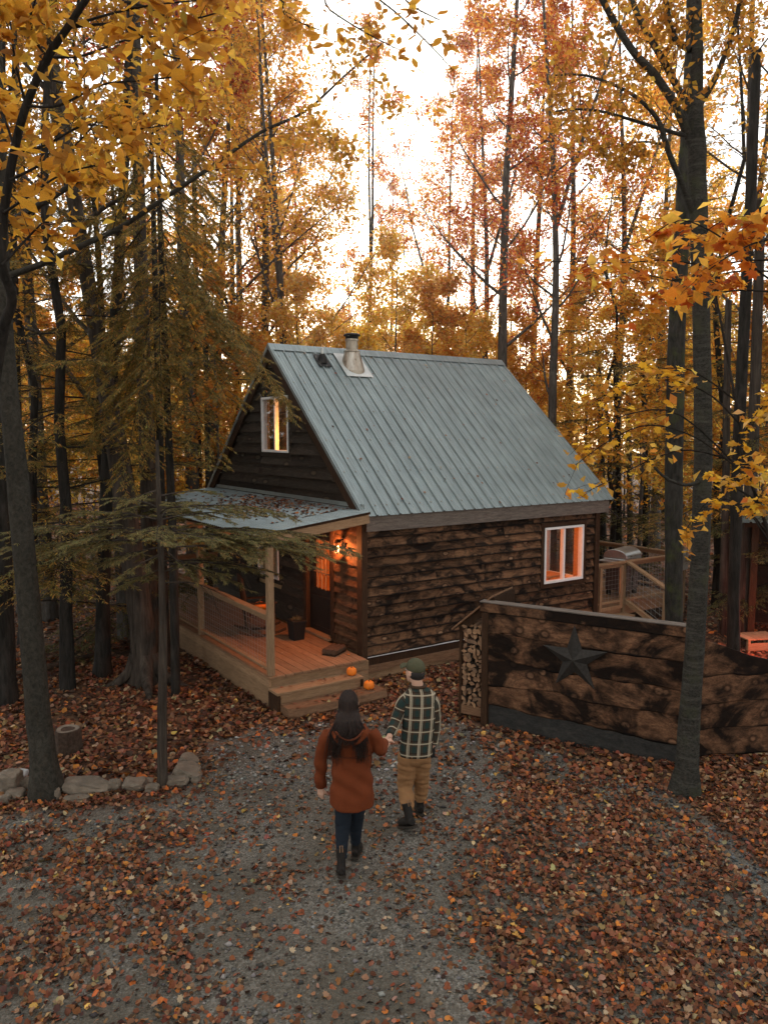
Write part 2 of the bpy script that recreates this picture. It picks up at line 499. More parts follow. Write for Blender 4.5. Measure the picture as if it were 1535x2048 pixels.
# ---- corner posts, skirt, trim
MB().box(-.075, .035, -.075, .085, .02, 2.72).build('corner_post', M['trim_dark'], cabin, bevel=.006)
MB().box(LEN-.075, LEN+.05, -.07, .1, .02, 2.60).build('corner_post', M['trim_dark'], cabin, bevel=.006)
MB().box(.036, LEN-.08, -.052, .02, .385, .402).build('flashing_strip', M['white_strip'], cabin)
MB().box(.036, LEN-.08, -.030, .03, .25, .384).build('skirt_board', M['trim_dark'], cabin)
mb = MB()     # live-edge plank along the footing
N = 26
for i in range(N+1):
    s = .04 + (LEN-.12)*i/N
    zb = .085 + .07*math.sin(s*1.5+.8) + .03*mnoise.noise((s*2.1, 4, 1))
    for y_, z_ in ((-.062, zb), (-.062, .249), (.02, .249), (.02, zb)): mb.v.append((s, y_, z_))
for i in range(N):
    for k in range(4): mb.f.append((i*4+k, i*4+(k+1)%4, i*4+4+(k+1)%4, i*4+4+k))
mb.f.append((0,1,2,3)); mb.f.append((N*4+3,N*4+2,N*4+1,N*4))
mb.build('live_edge_skirt', M['liveedge'], cabin)
MB().box(.06, LEN-.1, -.02, .03, -.05, .20).build('footing_board', M['lumber_x'], cabin)

# ---- roof
roof = MB().prism([(RY-3.30, RZ-SL*3.30-.03), (RY, RZ-.03), (RY+3.30, RZ-SL*3.30-.03), (RY+3.30, RZ-SL*3.30-.15), (RY, RZ-.17), (RY-3.30, RZ-SL*3.30-.15)],
                  lambda a, b, d: (d, a, b), -.05, 5.76).build('roof', M['trim_dark'], cabin)
def rib_panel(parent, name, x0, x1, fn, L0, L1, pitch, rh, rw, minor=True):
    """corrugated sheet: s across, l along; fn(s,l,h)"""
    prof = []
    s = x0
    k = 0
    while s < x1 - 1e-4:
        prof += [(s, 0), (s+.012, rh), (s+.012+rw, rh), (s+.024+rw, 0)]
        if minor:
            for j in (1, 2):
                c = s + .024+rw + (pitch-.024-rw)*j/3
                prof += [(c-.014, 0), (c-.006, .005), (c+.006, .005), (c+.014, 0)]
        s += pitch
    prof = [p for p in prof if p[0] <= x1+.001] + [(x1, 0)]
    mb = MB(); n = len(prof)
    for l in (L0, L1):
        for a, h in prof: mb.v.append(fn(a, l, h))
    for l in (L0, L1):
        for a, h in prof: mb.v.append(fn(a, l, h-.004))
    for i in range(n-1):
        mb.f.append((i, i+1, n+i+1, n+i)); mb.f.append((2*n+i, 3*n+i, 3*n+i+1, 2*n+i+1))
        mb.f.append((i, 2*n+i, 2*n+i+1, i+1)); mb.f.append((n+i, n+i+1, 3*n+i+1, 3*n+i))
    mb.f.append((0, n, 3*n, 2*n)); mb.f.append((n-1, 3*n-1, 4*n-1, 2*n-1))
    return mb.build(name, M['roof'], parent)
cs = 1/math.hypot(1, SL)
nn = Vector((0, -SL*cs, cs))
def f_near(s, l, h):                    # l = horizontal run from the ridge
    return (s + rng.uniform(0, 0), RY - l - SL*cs*h, RZ - SL*l + cs*h)
def f_far(s, l, h): return (s, RY + l + SL*cs*h, RZ - SL*l + cs*h)
x = -.095
while x < 5.80:
    x1 = min(x + .900, 5.82)
    rib_panel(roof, 'roof_panel', x, x1-.002, f_near, .0, 3.37, .225, .026, .024)
    rib_panel(roof, 'roof_panel', x, x1-.002, f_far, .0, 3.37, .225, .026, .024)
    x += .9
mb = MB()
mb.quadbox([(-.11, RY-.14, RZ-SL*.14+.026), (5.83, RY-.14, RZ-SL*.14+.026), (5.83, RY, RZ+.034), (-.11, RY, RZ+.034),
            (-.11, RY-.14, RZ-SL*.14+.032), (5.83, RY-.14, RZ-SL*.14+.032), (5.83, RY, RZ+.040), (-.11, RY, RZ+.040)])
mb.quadbox([(-.11, RY, RZ+.034), (5.83, RY, RZ+.034), (5.83, RY+.14, RZ-SL*.14+.026), (-.11, RY+.14, RZ-SL*.14+.026),
            (-.11, RY, RZ+.040), (5.83, RY, RZ+.040), (5.83, RY+.14, RZ-SL*.14+.032), (-.11, RY+.14, RZ-SL*.14+.032)])
mb.build('ridge_cap', M['roof'], roof)
for s in (-1, 1):                        # gable edge trim and barge boards
    for xx, nm in ((-.105, 'edge_trim'), (5.80, 'edge_trim')):
        mb = MB(); mb.beam((xx+.02, RY, RZ+.012), (xx+.02, RY+s*3.36, RZ-SL*3.36+.012), .03, .075, up=(1,0,0)) if False else mb.beam((xx, RY, RZ-.012), (xx, RY+s*3.37, RZ-SL*3.37-.012), .022, .062)
        mb.build(nm, M['roof'], roof)
    MB().beam((-.082, RY, RZ-.145), (-.082, RY+s*3.30, RZ-SL*3.30-.145), .03, .20).build('barge_board', M['trim_dark'], roof)
    MB().beam((5.785, RY, RZ-.145), (5.785, RY+s*3.30, RZ-SL*3.30-.145), .03, .20).build('barge_board', M['trim_dark'], roof)
# screws in rows across the near slope, one tiny dome set per row
for l in np.linspace(.25, 3.2, 6):
    mb = MB(); s = -.0
    while s < 5.78:
        c = Vector(f_near(s, l, .004)); e = .010
        mb.quadbox([c+Vector((-e,-e,-.006)), c+Vector((e,-e,-.006)), c+Vector((e,e,.006)), c+Vector((-e,e,.006)),
                    c+nn*.009+Vector((-e*.6,-e*.6,-.004)), c+nn*.009+Vector((e*.6,-e*.6,-.004)), c+nn*.009+Vector((e*.6,e*.6,.004)), c+nn*.009+Vector((-e*.6,e*.6,.004))])
        s += .225
    o = mb.build('screw_row', M['steel'], roof, fix=False)
MB().box(-.02, 5.72, -.135, -.095, 2.465, 2.715).build('fascia', M['fascia'], cabin, bevel=.005)
MB().box(-.0, 5.70, -.094, .03, 2.53, 2.55).build('soffit', M['trim_dark'], cabin)

# stove pipe
sp = bpy.data.objects.new('stove_pipe', None); COL.objects.link(sp); sp.parent = cabin
bx, by = 1.54, 2.84
mb = MB()
mb.quadbox([f_near(bx-.30, .12, .024), f_near(bx+.30, .12, .024), f_near(bx+.30, .66, .024), f_near(bx-.30, .66, .024),
            f_near(bx-.30, .12, .030), f_near(bx+.30, .12, .030), f_near(bx+.30, .66, .030), f_near(bx-.30, .66, .030)])
mb.build('flashing_plate', M['flash'], sp)
zb = zroof(by)
MB().lathe([(.265, zb-.20), (.262, zb-.12), (.150, zb+.25), (.140, zb+.26)], 32, (bx, by, 0)).build('flashing_cone', M['steel'], sp, smooth=False)
MB().lathe([(.155, zb+.245), (.165, zb+.25), (.165, zb+.275), (.13, zb+.285)], 32, (bx, by, 0)).build('storm_collar', M['steel'], sp)
MB().lathe([(.122, zb+.2), (.122, zb+.46), (.138, zb+.465), (.138, zb+.50), (.122, zb+.505)], 28, (bx, by, 0)).build('pipe', M['steel'], sp, smooth=False)
mb = MB()
mb.lathe([(.155, zb+.56), (.170, zb+.565), (.170, zb+.585), (.13, zb+.61), (.02, zb+.625)], 28, (bx, by, 0))
mb.lathe([(.095, zb+.50), (.13, zb+.515), (.13, zb+.545), (.06, zb+.562)], 20, (bx, by, 0))
mb.build('rain_cap', M['black_metal'], sp)
# plumbing vent
mb = MB()
vx, vl = .88, .32
mb.quadbox([f_near(vx-.13, vl-.14, .024), f_near(vx+.13, vl-.14, .024), f_near(vx+.13, vl+.14, .024), f_near(vx-.13, vl+.14, .024),
            f_near(vx-.13, vl-.14, .032), f_near(vx+.13, vl-.14, .032), f_near(vx+.13, vl+.14, .032), f_near(vx-.13, vl+.14, .032)])
c = Vector(f_near(vx, vl, .03))
mb.lathe([(.10, -.06), (.075, .06), (.055, .11), (.052, .12)], 16, c)
mb.build('roof_vent', M['black_metal'], cabin)
MB().lathe([(.028, 0), (.028, .24), (.02, .241)], 12, c).build('vent_pipe', M['flash'], cabin)

# ---- windows (frame > sash, pane)
def window(fn, a0, a1, b0, b1, parent=cabin, lites=2, casing=M['trim_dark']):
    w = MB()
    fw = .045
    def bar(mb, p0, p1, q0, q1, d0, d1):
        mb.quadbox([fn(p0,q0,d0), fn(p1,q0,d0), fn(p1,q0,d1), fn(p0,q0,d1), fn(p0,q1,d0), fn(p1,q1,d0), fn(p1,q1,d1), fn(p0,q1,d1)])
    for r in ((a0,a1,b0,b0+fw),(a0,a1,b1-fw,b1),(a0,a0+fw,b0+fw,b1-fw),(a1-fw,a1,b0+fw,b1-fw)): bar(w, *r, -.062, .05)
    win = w.build('window', M['white_vinyl'], parent, bevel=.004)
    m_ = MB(); mid = (a0+a1)/2
    bar(m_, mid-.022, mid+.022, b0+fw, b1-fw, -.05, .03)
    m_.build('mullion', M['white_vinyl'], win)
    for p, q in ((a0+fw, mid-.022), (mid+.022, a1-fw)):
        g = MB(); bar(g, p, q, b0+fw, b1-fw, -.012, -.006); g.build('pane', M['glass'], win)
    c_ = MB(); cw = .085
    for r in ((a0-cw,a1+cw,b0-cw,b0-.002),(a0-cw,a1+cw,b1+.002,b1+cw),(a0-cw,a0-.002,b0-.002,b1+.002),(a1+.002,a1+cw,b0-.002,b1+.002)): bar(c_, *r, -.045, .03)
    c_.build('casing', casing, win)
    return win
tag(window(f_side, 4.03, 5.10, 1.17, 2.25), 'white sliding window glowing orange beside the back deck')
tag(window(f_gab, WY0, WY1, WZ0, WZ1, casing=M['gable_siding']), 'tall white loft window with a small lamp behind its glass')
window(lambda s, z, d: (LEN-d, s, z), .45, 1.32, 1.05, 2.2)
window(f_gab, 2.98, 3.92, 1.2, 2.1, casing=M['gable_siding'])

# ---- door with a nine-light window
dr = MB().box(.03, .08, DY0+.01, DY1-.01, .47, 1.28).box(.03, .08, DY0+.01, DY0+.17, 1.28, 2.40).box(.03, .08, DY1-.17, DY1-.01, 1.28, 2.40).box(.03, .08, DY0+.17, DY1-.17, 2.16, 2.40).build('door', M['door'], cabin)
mb = MB()
for k in range(1, 4): mb.box(.022, .052, DY0+.17+(.56)*k/4-.009, DY0+.17+.56*k/4+.009, 1.28, 2.16)
for k in range(1, 3): mb.box(.024, .050, DY0+.17, DY1-.17, 1.28+.88*k/3-.009, 1.28+.88*k/3+.009)
mb.build('muntins', M['lumber_z'], dr)
MB().box(.056, .062, DY0+.17, DY1-.17, 1.28, 2.16).build('pane', M['glass'], dr)
MB().box(.014, .03, DY0+.12, DY1-.12, .60, 1.16).build('lower_panel', M['door'], dr, bevel=.008)
MB().lathe([(.012,0),(.012,.05),(.03,.055),(.032,.08),(.01,.09)], 14).build('door_knob', M['steel'], dr)
k_ = dr.children[-1]; k_.location = (.03, DY1-.10, 1.22); k_.rotation_euler = (0, -math.pi/2, 0)
mb = MB()
for r in ((DY0-.115, DY0+.008), (DY1-.008, DY1+.10)): mb.box(-.05, .028, r[0], r[1], .462, 2.40)
mb.box(-.052, .028, DY0-.115, DY1+.10, 2.402, 2.54)
mb.build('door_frame', M['trim_dark'], cabin)
MB().box(-.12, .12, DY0-.02, DY1+.02, .462, .50).build('threshold', M['lumber_y'], cabin)

# ---- porch
porch = bpy.data.objects.new('porch', None); COL.objects.link(porch); porch.parent = cabin
DX0, PY0, PY1, DZ = -1.82, -.28, 6.25, .46
nb = 12; bw = (0 - .085 - DX0 - .02)/nb
for i in range(nb):
    x0 = DX0 - .02 + i*bw
    MB().box(x0+.004, x0+bw-.004, PY0-.02+rng.uniform(-.006,.004), PY1, DZ-.035+rng.uniform(-.002,.002), DZ+rng.uniform(-.002,.002)).build('deck_board', M['decking'], porch, bevel=.004)
MB().box(DX0, DX0+.04, PY0, PY1, .30, .423).build('rim_board', M['lumber_y'], porch, bevel=.004)
MB().box(DX0+.041, -.08, PY0, PY0+.04, .28, .423).build('rim_board', M['lumber_x'], porch, bevel=.004)
MB().box(DX0+.012, DX0+.035, PY0+.01, PY1, -.05, .298).build('skirt_panel', M['lumber_y'], porch)
MB().box(DX0+.042, -.08, PY0+.016, PY0+.04, -.05, .278).build('skirt_panel', M['lumber_x'], porch)
MB().box(DX0+.002, DX0+.03, PY1-.9, PY1-.8, -.05, .29).build('skirt_cleat', M['lumber_z'], porch)
pxs = [(-1.755, -.215), (-1.755, 2.62), (-1.755, 5.55)]
for (x_, y_) in pxs:
    MB().box(x_-.047, x_+.047, y_-.047, y_+.047, DZ+.001, 2.46).build('post', M['lumber_z'], porch, bevel=.006)
MB().box(-1.83, -1.70, PY0-.02, PY1, 2.461, 2.575).build('header_beam', M['lumber_y'], porch, bevel=.005)
def rail_run(p, q, par, top=1.36, bot=.555, axis='y', cell=.1, ext=0.0):
    p, q = Vector(p), Vector(q); m_ = M['lumber_'+axis]
    d = (q-p).normalized()
    up = Vector((0,0,1))
    run = bpy.data.objects.new('railing', None); COL.objects.link(run); run.parent = par
    dz = lambda k, z: p + (q-p)*k + up*z
    MB().beam(dz(0, top)-d*ext, dz(1, top)+d*ext, .135, .036).build('top_rail', m_, run, bevel=.004)
    MB().beam(dz(0, top-.055), dz(1, top-.055), .038, .07).build('rail', m_, run)
    MB().beam(dz(0, bot), dz(1, bot), .085, .036).build('bottom_rail', m_, run, bevel=.004)
    mb = MB(); L = (q-p).length
    n = int(L/cell); hz = (top-.08)-bot; m = int(hz/cell)
    for i in range(1, n):
        a = p + d*(L*i/n) + up*bot
        mb.tube([a, a+up*hz], .0026, 4, False)
    for j in range(1, m+1):
        z_ = bot + hz*j/(m+1)
        mb.tube([p+up*z_, q+up*z_], .0026, 4, False)
    mb.build('wire_mesh', M['wire'], run, fix=False)
    return run
rail_run((-1.755, -.168, 0), (-1.755, 2.573, 0), porch)
rail_run((-1.755, 2.667, 0), (-1.755, 5.503, 0), porch)
rail_run((-1.70, 6.0, 0), (-.1, 6.0, 0), porch, axis='x')
# porch roof
proof = bpy.data.objects.new('porch_roof', None); COL.objects.link(proof); proof.parent = cabin
PR = lambda x: 2.815 + .118*x
y = -.30
while y < 6.3:
    y1 = min(y+.86, 6.35)
    rib_panel(proof, 'porch_roof_panel', y, y1-.002, lambda s, l, h: (-l, s, PR(-l)+h), .03, 2.03, .086, .016, .018, minor=False)
    y += .86
MB().quadbox([(-.03,-.26,PR(-.03)-.05),(-2.0,-.26,PR(-2)-.05),(-2.0,6.3,PR(-2)-.05),(-.03,6.3,PR(-.03)-.05),
              (-.03,-.26,PR(-.03)-.008),(-2.0,-.26,PR(-2)-.008),(-2.0,6.3,PR(-2)-.008),(-.03,6.3,PR(-.03)-.008)]).build('roof_decking', M['trim_dark'], proof)
for yy in (-.24, 1.2, 2.6, 4.0, 5.5):
    MB().beam((-.05, yy, PR(0)-.125), (-1.99, yy, PR(-2)-.118), .045, .135).build('rafter', M['lumber_x'], proof, bevel=.004)
MB().box(-.055, -.008, -.05, 6.35, 2.80, 2.905).build('wall_flashing', M['roof'], proof)
# porch steps
MB().box(-1.84, -.38, -.60, -.285, .265, .305).build('step_tread', M['lumber_x'], porch, bevel=.005)
MB().box(-1.80, -.42, -.585, -.545, .12, .264).build('step_riser', M['lumber_x'], porch)
MB().box(-1.835, -1.79, -.60, -.285, 0, .262).build('step_stringer', M['trim_dark'], porch)
MB().box(-.43, -.385, -.60, -.285, 0, .262).build('step_stringer', M['trim_dark'], porch)
mb = MB(); N = 14
for i in range(N+1):
    s = -1.80 + 1.62*i/N
    yf = -.97 + .05*mnoise.noise((s*1.7, 2, 5)) + .03*mnoise.noise((s*4, 2, 5)) + (.10 if i in (0,) else 0)
    for y_, z_ in ((yf+.03, -.02), (yf, .05), (yf+.035, .145), (-.60, .15), (-.60, -.02)): mb.v.append((s, y_, z_))
for i in range(N):
    for k in range(5): mb.f.append((i*5+k, i*5+(k+1)%5, i*5+5+(k+1)%5, i*5+5+k))
mb.f.append((0,1,2,3,4)); mb.f.append(tuple(N*5+k for k in (4,3,2,1,0)))
mb.build('slab_step', M['liveedge'], porch)

# porch lamp (a lantern on the wall, lit)
sc = MB().box(-.045, -.02, .50, .60, 2.08, 2.30).beam((-.03,.55,2.27), (-.15,.55,2.27), .02, .02).build('porch_lamp', M['black_metal'], cabin)
MB().lathe([(.075,0),(.02,.05)], 4, (-.15,.55,2.235)).build('lamp_cap', M['black_metal'], sc)
mb = MB()
for k in range(4):
    a = math.pi/4 + k*math.pi/2
    mb.beam((-.15+.055*math.cos(a), .55+.055*math.sin(a), 2.06), (-.15+.062*math.cos(a), .55+.062*math.sin(a), 2.235), .008, .008)
mb.lathe([(.06,2.045),(.06,2.06)], 4, (-.15,.55,0)); mb.build('lamp_cage', M['black_metal'], sc)
MB().lathe([(.008,2.075),(.022,2.11),(.026,2.14),(.012,2.18)], 12, (-.15,.55,0)).build('bulb', M['bulb'], sc, smooth=True)
def point(name, loc, watt, col, rad, parent):
    l = bpy.data.lights.new(name, 'POINT'); l.energy = watt; l.color = col; l.shadow_soft_size = rad
    o = bpy.data.objects.new(name, l); COL.objects.link(o); o.location = loc; o.parent = parent
    return o
point('lamp_light', (-.19, .55, 2.12), 50, (1, .30, .085), .03, sc)

# loft: sill lamp, and a hanging added to darken the left of the window
sl = thing('table_lamp', 'small red-shaded lamp on the loft window sill', 'lamp', cab(.30, 2.70, 3.62), CROT)
MB().box(-.14, .14, -.25, .25, -.03, -.002).build('shelf', M['interior'], sl)
MB().lathe([(.05,0),(.055,.015),(.014,.03),(.012,.13),(.02,.14),(.008,.20)], 16).build('lamp_base', M['black_metal'], sl)
MB().lathe([(.085,.15),(.075,.19),(.035,.255),(.03,.26)], 16).build('lamp_shade', M['shade'], sl)
MB().lathe([(.012,.14),(.02,.16),(.01,.18)], 10).build('bulb', M['bulb'], sl)
point('lamp_light', (.06, 0, .30), 26, (1, .36, .07), .05, sl)
mb = MB()
N = 40
for zz in (3.62, 4.80):
    for i in range(N+1):
        yv = 2.90 + .85*i/N
        mb.v.append((.20+.018*math.sin(i*1.9), yv, zz))
for i in range(N): mb.f.append((i, i+1, N+2+i, N+1+i))
cu = mb.build('dimming_curtain', M['dimming_curtain'], cabin, smooth=True)
so = cu.modifiers.new('solid', 'SOLIDIFY'); so.thickness = .004
MB().box(.12, .16, 2.2, 3.75, 4.80, 4.83).build('dimming_curtain_rail', M['black_metal'], cabin)
MB().box(1.1, 1.16, 1.9, 4.5, 2.71, 4.3).build('loft_partition', M['interior'], cabin)
# room: pendant lamp, chair and table seen through the window
pl = thing('pendant_lamp', 'glowing pendant lamp inside the cabin room', 'lamp', cab(3.6, 2.4, 2.60), CROT)
MB().tube([(0,0,0), (0,0,-.35)], .006, 6).build('cord', M['black_metal'], pl)
MB().lathe([(.15,-.50),(.13,-.44),(.04,-.36),(.03,-.35)], 20).build('lamp_shade', M['black_metal'], pl)
MB().lathe([(.01,-.50),(.04,-.46),(.045,-.43),(.02,-.39)], 14).build('bulb', M['bulb'], pl)
point('lamp_light', (0, 0, -.55), 150, (1, .26, .065), .08, pl)
ch = thing('dining_chair', 'wooden ladder-back chair seen through the lower window', 'chair', cab(4.55, .95, .45), CROT + .5)
for sx in (-1, 1):
    MB().beam((sx*.19, -.19, 0), (sx*.19, -.19, .45), .035, .035).build('leg', M['interior'], ch)
    MB().beam((sx*.19, .19, 0), (sx*.19, .26, 1.0), .035, .035).build('leg', M['interior'], ch)
MB().box(-.22, .22, -.22, .21, .45, .485).build('seat', M['interior'], ch)
for zz in (.62, .76, .90): MB().box(-.18, .18, .19+.07*zz, .205+.07*zz, zz, zz+.07).build('back_slat', M['interior'], ch)
tb = thing('dining_table', 'pine table edge seen through the lower window', 'table', cab(4.75, .62, .45), CROT)
MB().box(-.35, .35, -.22, .22, .70, .74).build('table_top', M['interior'], tb)
for sx in (-1, 1):
    for sy in (-1, 1): MB().box(sx*.30-.025, sx*.30+.025, sy*.17-.025, sy*.17+.025, 0, .70).build('leg', M['interior'], tb)

# ---- back deck on the far gable end
bd = thing('back_deck', 'raised lumber back deck with wire railing behind the cabin', 'deck', P0, CROT)
BX0, BX1, BY0, BY1 = 5.56, 8.55, .06, 3.1
nb = 20
for i in range(nb):
    x0 = BX0 + (BX1-BX0)*i/nb
    MB().box(x0+.004, x0+(BX1-BX0)/nb-.004, BY0-.02, BY1, .41, .445).build('deck_board', M['decking'], bd)
MB().box(BX0, BX1, BY0, BY0+.04, .24, .409).build('rim_board', M['lumber_x'], bd)
MB().box(BX1-.04, BX1, BY0+.041, BY1, .24, .409).build('rim_board', M['lumber_y'], bd)
GX = 6.46
for (x_, y_) in ((BX0+.05, BY0), (GX, BY0), (BX1-.05, BY0), (BX1-.05, 1.6), (BX1-.05, BY1)):
    MB().box(x_-.045, x_+.045, y_-.045, y_+.045, -.05, 1.32).build('post', M['lumber_z'], bd, bevel=.006)
rail_run((BX0+.05, BY0, 0), (BX1-.02, BY0, 0), bd, axis='x', ext=.0)
rail_run((BX1-.05, BY0+.08, 0), (BX1-.05, 1.555, 0), bd)
rail_run((BX1-.05, 1.645, 0), (BX1-.05, BY1-.05, 0), bd)
MB().beam((BX1-.05, BY0, -.02), (BX1-.75, BY0+.02, .30), .08, .08).build('brace', M['lumber_x'], bd)
mb = MB()
for a in ((BX0+.12, BX0+.19), (GX-.14, GX-.07)): mb.box(a[0], a[1], BY0-.06, BY0-.02, .47, 1.30)
mb.box(BX0+.12, GX-.07, BY0-.058, BY0-.022, .40, .47); mb.build('gate_frame', M['lumber_z'], bd)
for k in range(3):
    MB().box(BX0+.0, GX+.02, -.26-.27*k, .03-.27*k, .30-.10*k-.04, .30-.10*k).build('step_tread', M['lumber_x'], bd, bevel=.004)
for sx in (BX0+.02, GX-.01):
    MB().beam((sx, .0, .16), (sx, -.88, -.10), .04, .16).build('stringer', M['lumber_y'], bd)
sn = (GX+.06, -.95)
MB().box(sn[0]-.045, sn[0]+.045, sn[1]-.045, sn[1]+.045, -.05, .90).build('stair_post', M['lumber_z'], bd)
MB().beam((sn[0], BY0-.04, 1.38), (sn[0], sn[1]-.08, .93), .12, .04).build('stair_rail', M['lumber_y'], bd)
MB().beam((sn[0], BY0-.06, .52), (sn[0], sn[1], .10), .08, .09).build('stair_rail', M['lumber_y'], bd)
mb = MB()
for i in range(1, 9):
    k = i/9; yy = BY0-.06 + (sn[1]-BY0+.1)*k
    mb.tube([(sn[0], yy, .54-.42*k), (sn[0], yy, 1.34-.44*k)], .0026, 4, False)
for j in range(1, 7): mb.tube([(sn[0], BY0-.06, .54+.12*j), (sn[0], sn[1]+.04, .12+.12*j)], .0026, 4, False)
mb.build('wire_mesh', M['wire'], bd, fix=False)
# grill
gr = thing('barbecue_grill', 'barbecue grill with grey hooded lid on the back deck', 'grill', cab(7.40, .85, .445), CROT + .25)
MB().box(-.33, .33, -.24, .24, .12, .72).build('cabinet', M['grill_body'], gr, bevel=.01)
MB().box(-.012, .012, -.25, -.241, .15, .70).build('door_seam', M['black_metal'], gr)
for sx in (-1, 1): MB().box(sx*.06-.012, sx*.06+.012, -.275, -.245, .45, .62).build('door_handle', M['steel'], gr)
MB().box(-.40, .40, -.27, .27, .721, .84).build('firebox', M['grill_lid'], gr, bevel=.012)
mb = MB(); N = 10
prof = [(-.28, .842)] + [(-.28*math.cos(math.pi*k/N), .842+.20*math.sin(math.pi*k/N)**.75) for k in range(1, N)] + [(.28, .842)]
mb.prism(prof, lambda a, b, d: (d, a, b), -.38, .38)
ld = mb.build('lid', M['grill_lid'], gr, bevel=.01)
MB().tube([(-.25,-.30,.90),(-.25,-.34,.92),(.25,-.34,.92),(.25,-.30,.90)], .014, 8).build('lid_handle', M['steel'], ld)
for sx in (-1, 1): MB().box(sx*.41, sx*.72, -.22, .22, .80, .83).build('side_shelf', M['grill_lid'], gr, bevel=.006)
for k in range(4): MB().lathe([(.03,0),(.026,.03)], 12).build('knob', M['black_metal'], gr); kb = gr.children[-1]; kb.location = (-.27+.18*k, -.271, .78); kb.rotation_euler = (math.pi/2, 0, 0)
for sx in (-1, 1):
    for sy in (-1, 1): MB().lathe([(.05,0),(.055,.03),(.055,.09),(.04,.119)], 10, (sx*.27, sy*.18, 0)).build('caster', M['black_metal'], gr)
# ------------------------------------------------------------------ ground
def gh(x, y):
    x = np.asarray(x, float); y = np.asarray(y, float)
    a = .012*np.sin(x*1.9+1)*np.sin(y*1.5) + .008*np.sin(x*4.1+y*3.3) - .012
    far = np.clip((np.hypot(x-.5, y-9) - 11)/25, 0, 1)
    b = .35*np.sin(x*.21+2)*np.sin(y*.17+.5) + .15*np.sin(x*.6+y*.4)
    return a + far*b
def ghs(x, y): return float(gh(x, y))
def inpoly(px, py, poly):
    r = np.zeros(px.shape, bool); n = len(poly); j = n-1
    for i in range(n):
        xi, yi = poly[i]; xj, yj = poly[j]
        r ^= ((yi > py) != (yj > py)) & (px < (xj-xi)*(py-yi)/(yj-yi+1e-12)+xi)
        j = i
    return r
def segdist(px, py, pts, close=False):
    d = np.full(px.shape, 1e9); pts = list(pts) + ([pts[0]] if close else [])
    for (ax, ay), (bx_, by_) in zip(pts[:-1], pts[1:]):
        vx_, vy_ = bx_-ax, by_-ay
        t_ = np.clip(((px-ax)*vx_+(py-ay)*vy_)/(vx_*vx_+vy_*vy_+1e-12), 0, 1)
        d = np.minimum(d, np.hypot(px-ax-t_*vx_, py-ay-t_*vy_))
    return d
g2 = lambda l: [tuple(GP(a, b))[:2] for a, b in l]
PATH = g2([(300,2300),(330,2048),(400,1900),(390,1780),(350,1680),(330,1610),(390,1545),(430,1490),(520,1452),(640,1445),(800,1430),(925,1450),(985,1500),(1010,1560),(1000,1640),(965,1720),(930,1800),(960,1900),(990,1960),(1010,2048),(1020,2300)])
STRIP = g2([(1290,1585),(1390,1625),(1470,1705),(1545,1780),(1600,1850)])
LEFTG = g2([(-60,1660),(60,1640),(180,1625),(330,1600)])
def vnoise(x, y, s=1.0, seed=0.0):
    x = np.asarray(x)*s+seed; y = np.asarray(y)*s-seed*1.7
    return (np.sin(1.7*x+2.1*np.sin(.9*y+seed))*np.sin(1.3*y+1.9*np.sin(1.1*x)) + .5*np.sin(3.7*x+1.3*y+np.sin(2.9*y))*np.sin(3.1*y-.7*x) + .25*np.sin(8.3*x+2*np.sin(5*y))*np.sin(7.7*y+1.1*x))/1.75
DRIVE = g2([(-500,2300),(-300,2048),(-120,1720),(-60,1640),(200,1615),(330,1600),(390,1545),(430,1490),(520,1452),(640,1445),(800,1430),(925,1450),(1060,1485),(1200,1530),(1330,1590),(1420,1650),(1560,1790),(1700,1900),(1900,2048),(2100,2300)])
def drive_mask(x, y):
    """1 = gravelled drive under the leaves, 0 = forest soil"""
    x = np.asarray(x, float); y = np.asarray(y, float)
    d = segdist(x, y, DRIVE, True); s = np.where(inpoly(x, y, DRIVE), d, -d) + .12*vnoise(x, y, 2.3, 3)
    return np.clip(s/.35+.6, 0, 1)
def path_mask(x, y):
    """1 = bare gravel track, 0 = leaf-covered"""
    x = np.asarray(x, float); y = np.asarray(y, float)
    d = segdist(x, y, PATH, True); s = np.where(inpoly(x, y, PATH), d, -d)
    s = s + .22*vnoise(x, y, 2.3, 3) + .08*vnoise(x, y, 7, 1)
    m = np.clip(s/.55+.45, 0, 1)
    st = np.clip(1.15 - segdist(x, y, STRIP)/.17 + .5*vnoise(x, y, 5, 2), 0, 1)
    lg = np.clip(1.0 - segdist(x, y, LEFTG)/.28 + .6*vnoise(x, y, 4, 5), 0, 1)*.7
    return np.maximum(np.maximum(m, st), lg)

def axis(edges):
    out = []
    for a, b, n in edges: out.append(np.linspace(a, b, n, endpoint=False))
    return np.concatenate(out + [np.array([edges[-1][1]])])
gx = axis([(-150,-60,8),(-60,-12,24),(-12,-7,20),(-7,7,130),(7,12,20),(12,60,24),(60,150,8)])
gy = axis([(-30,2,12),(2,15,120),(15,24,30),(24,70,24),(70,170,8)])
X, Y = np.meshgrid(gx, gy); Z = gh(X, Y)
nx_, ny_ = len(gx), len(gy)
idx = np.arange(nx_*ny_).reshape(ny_, nx_)
fa = np.stack([idx[:-1,:-1], idx[:-1,1:], idx[1:,1:], idx[1:,:-1]], -1).reshape(-1, 4)
pm = np.maximum(path_mask(X, Y), drive_mask(X, Y))
t = NT('forest_floor')
at = t.new('ShaderNodeAttribute', attribute_name='col')
sep = t.new('ShaderNodeSeparateColor'); t.l.new(at.outputs['Color'], sep.inputs[0])
v = t.coord()
n1 = t.noise(v, 3, 6, .65); n2 = t.noise(v, 26, 5, .7); n3 = t.noise(v, 1.1, 3, .5)
vr = t.new('ShaderNodeTexVoronoi'); t.l.new(v, vr.inputs['Vector']); vr.inputs['Scale'].default_value = 13
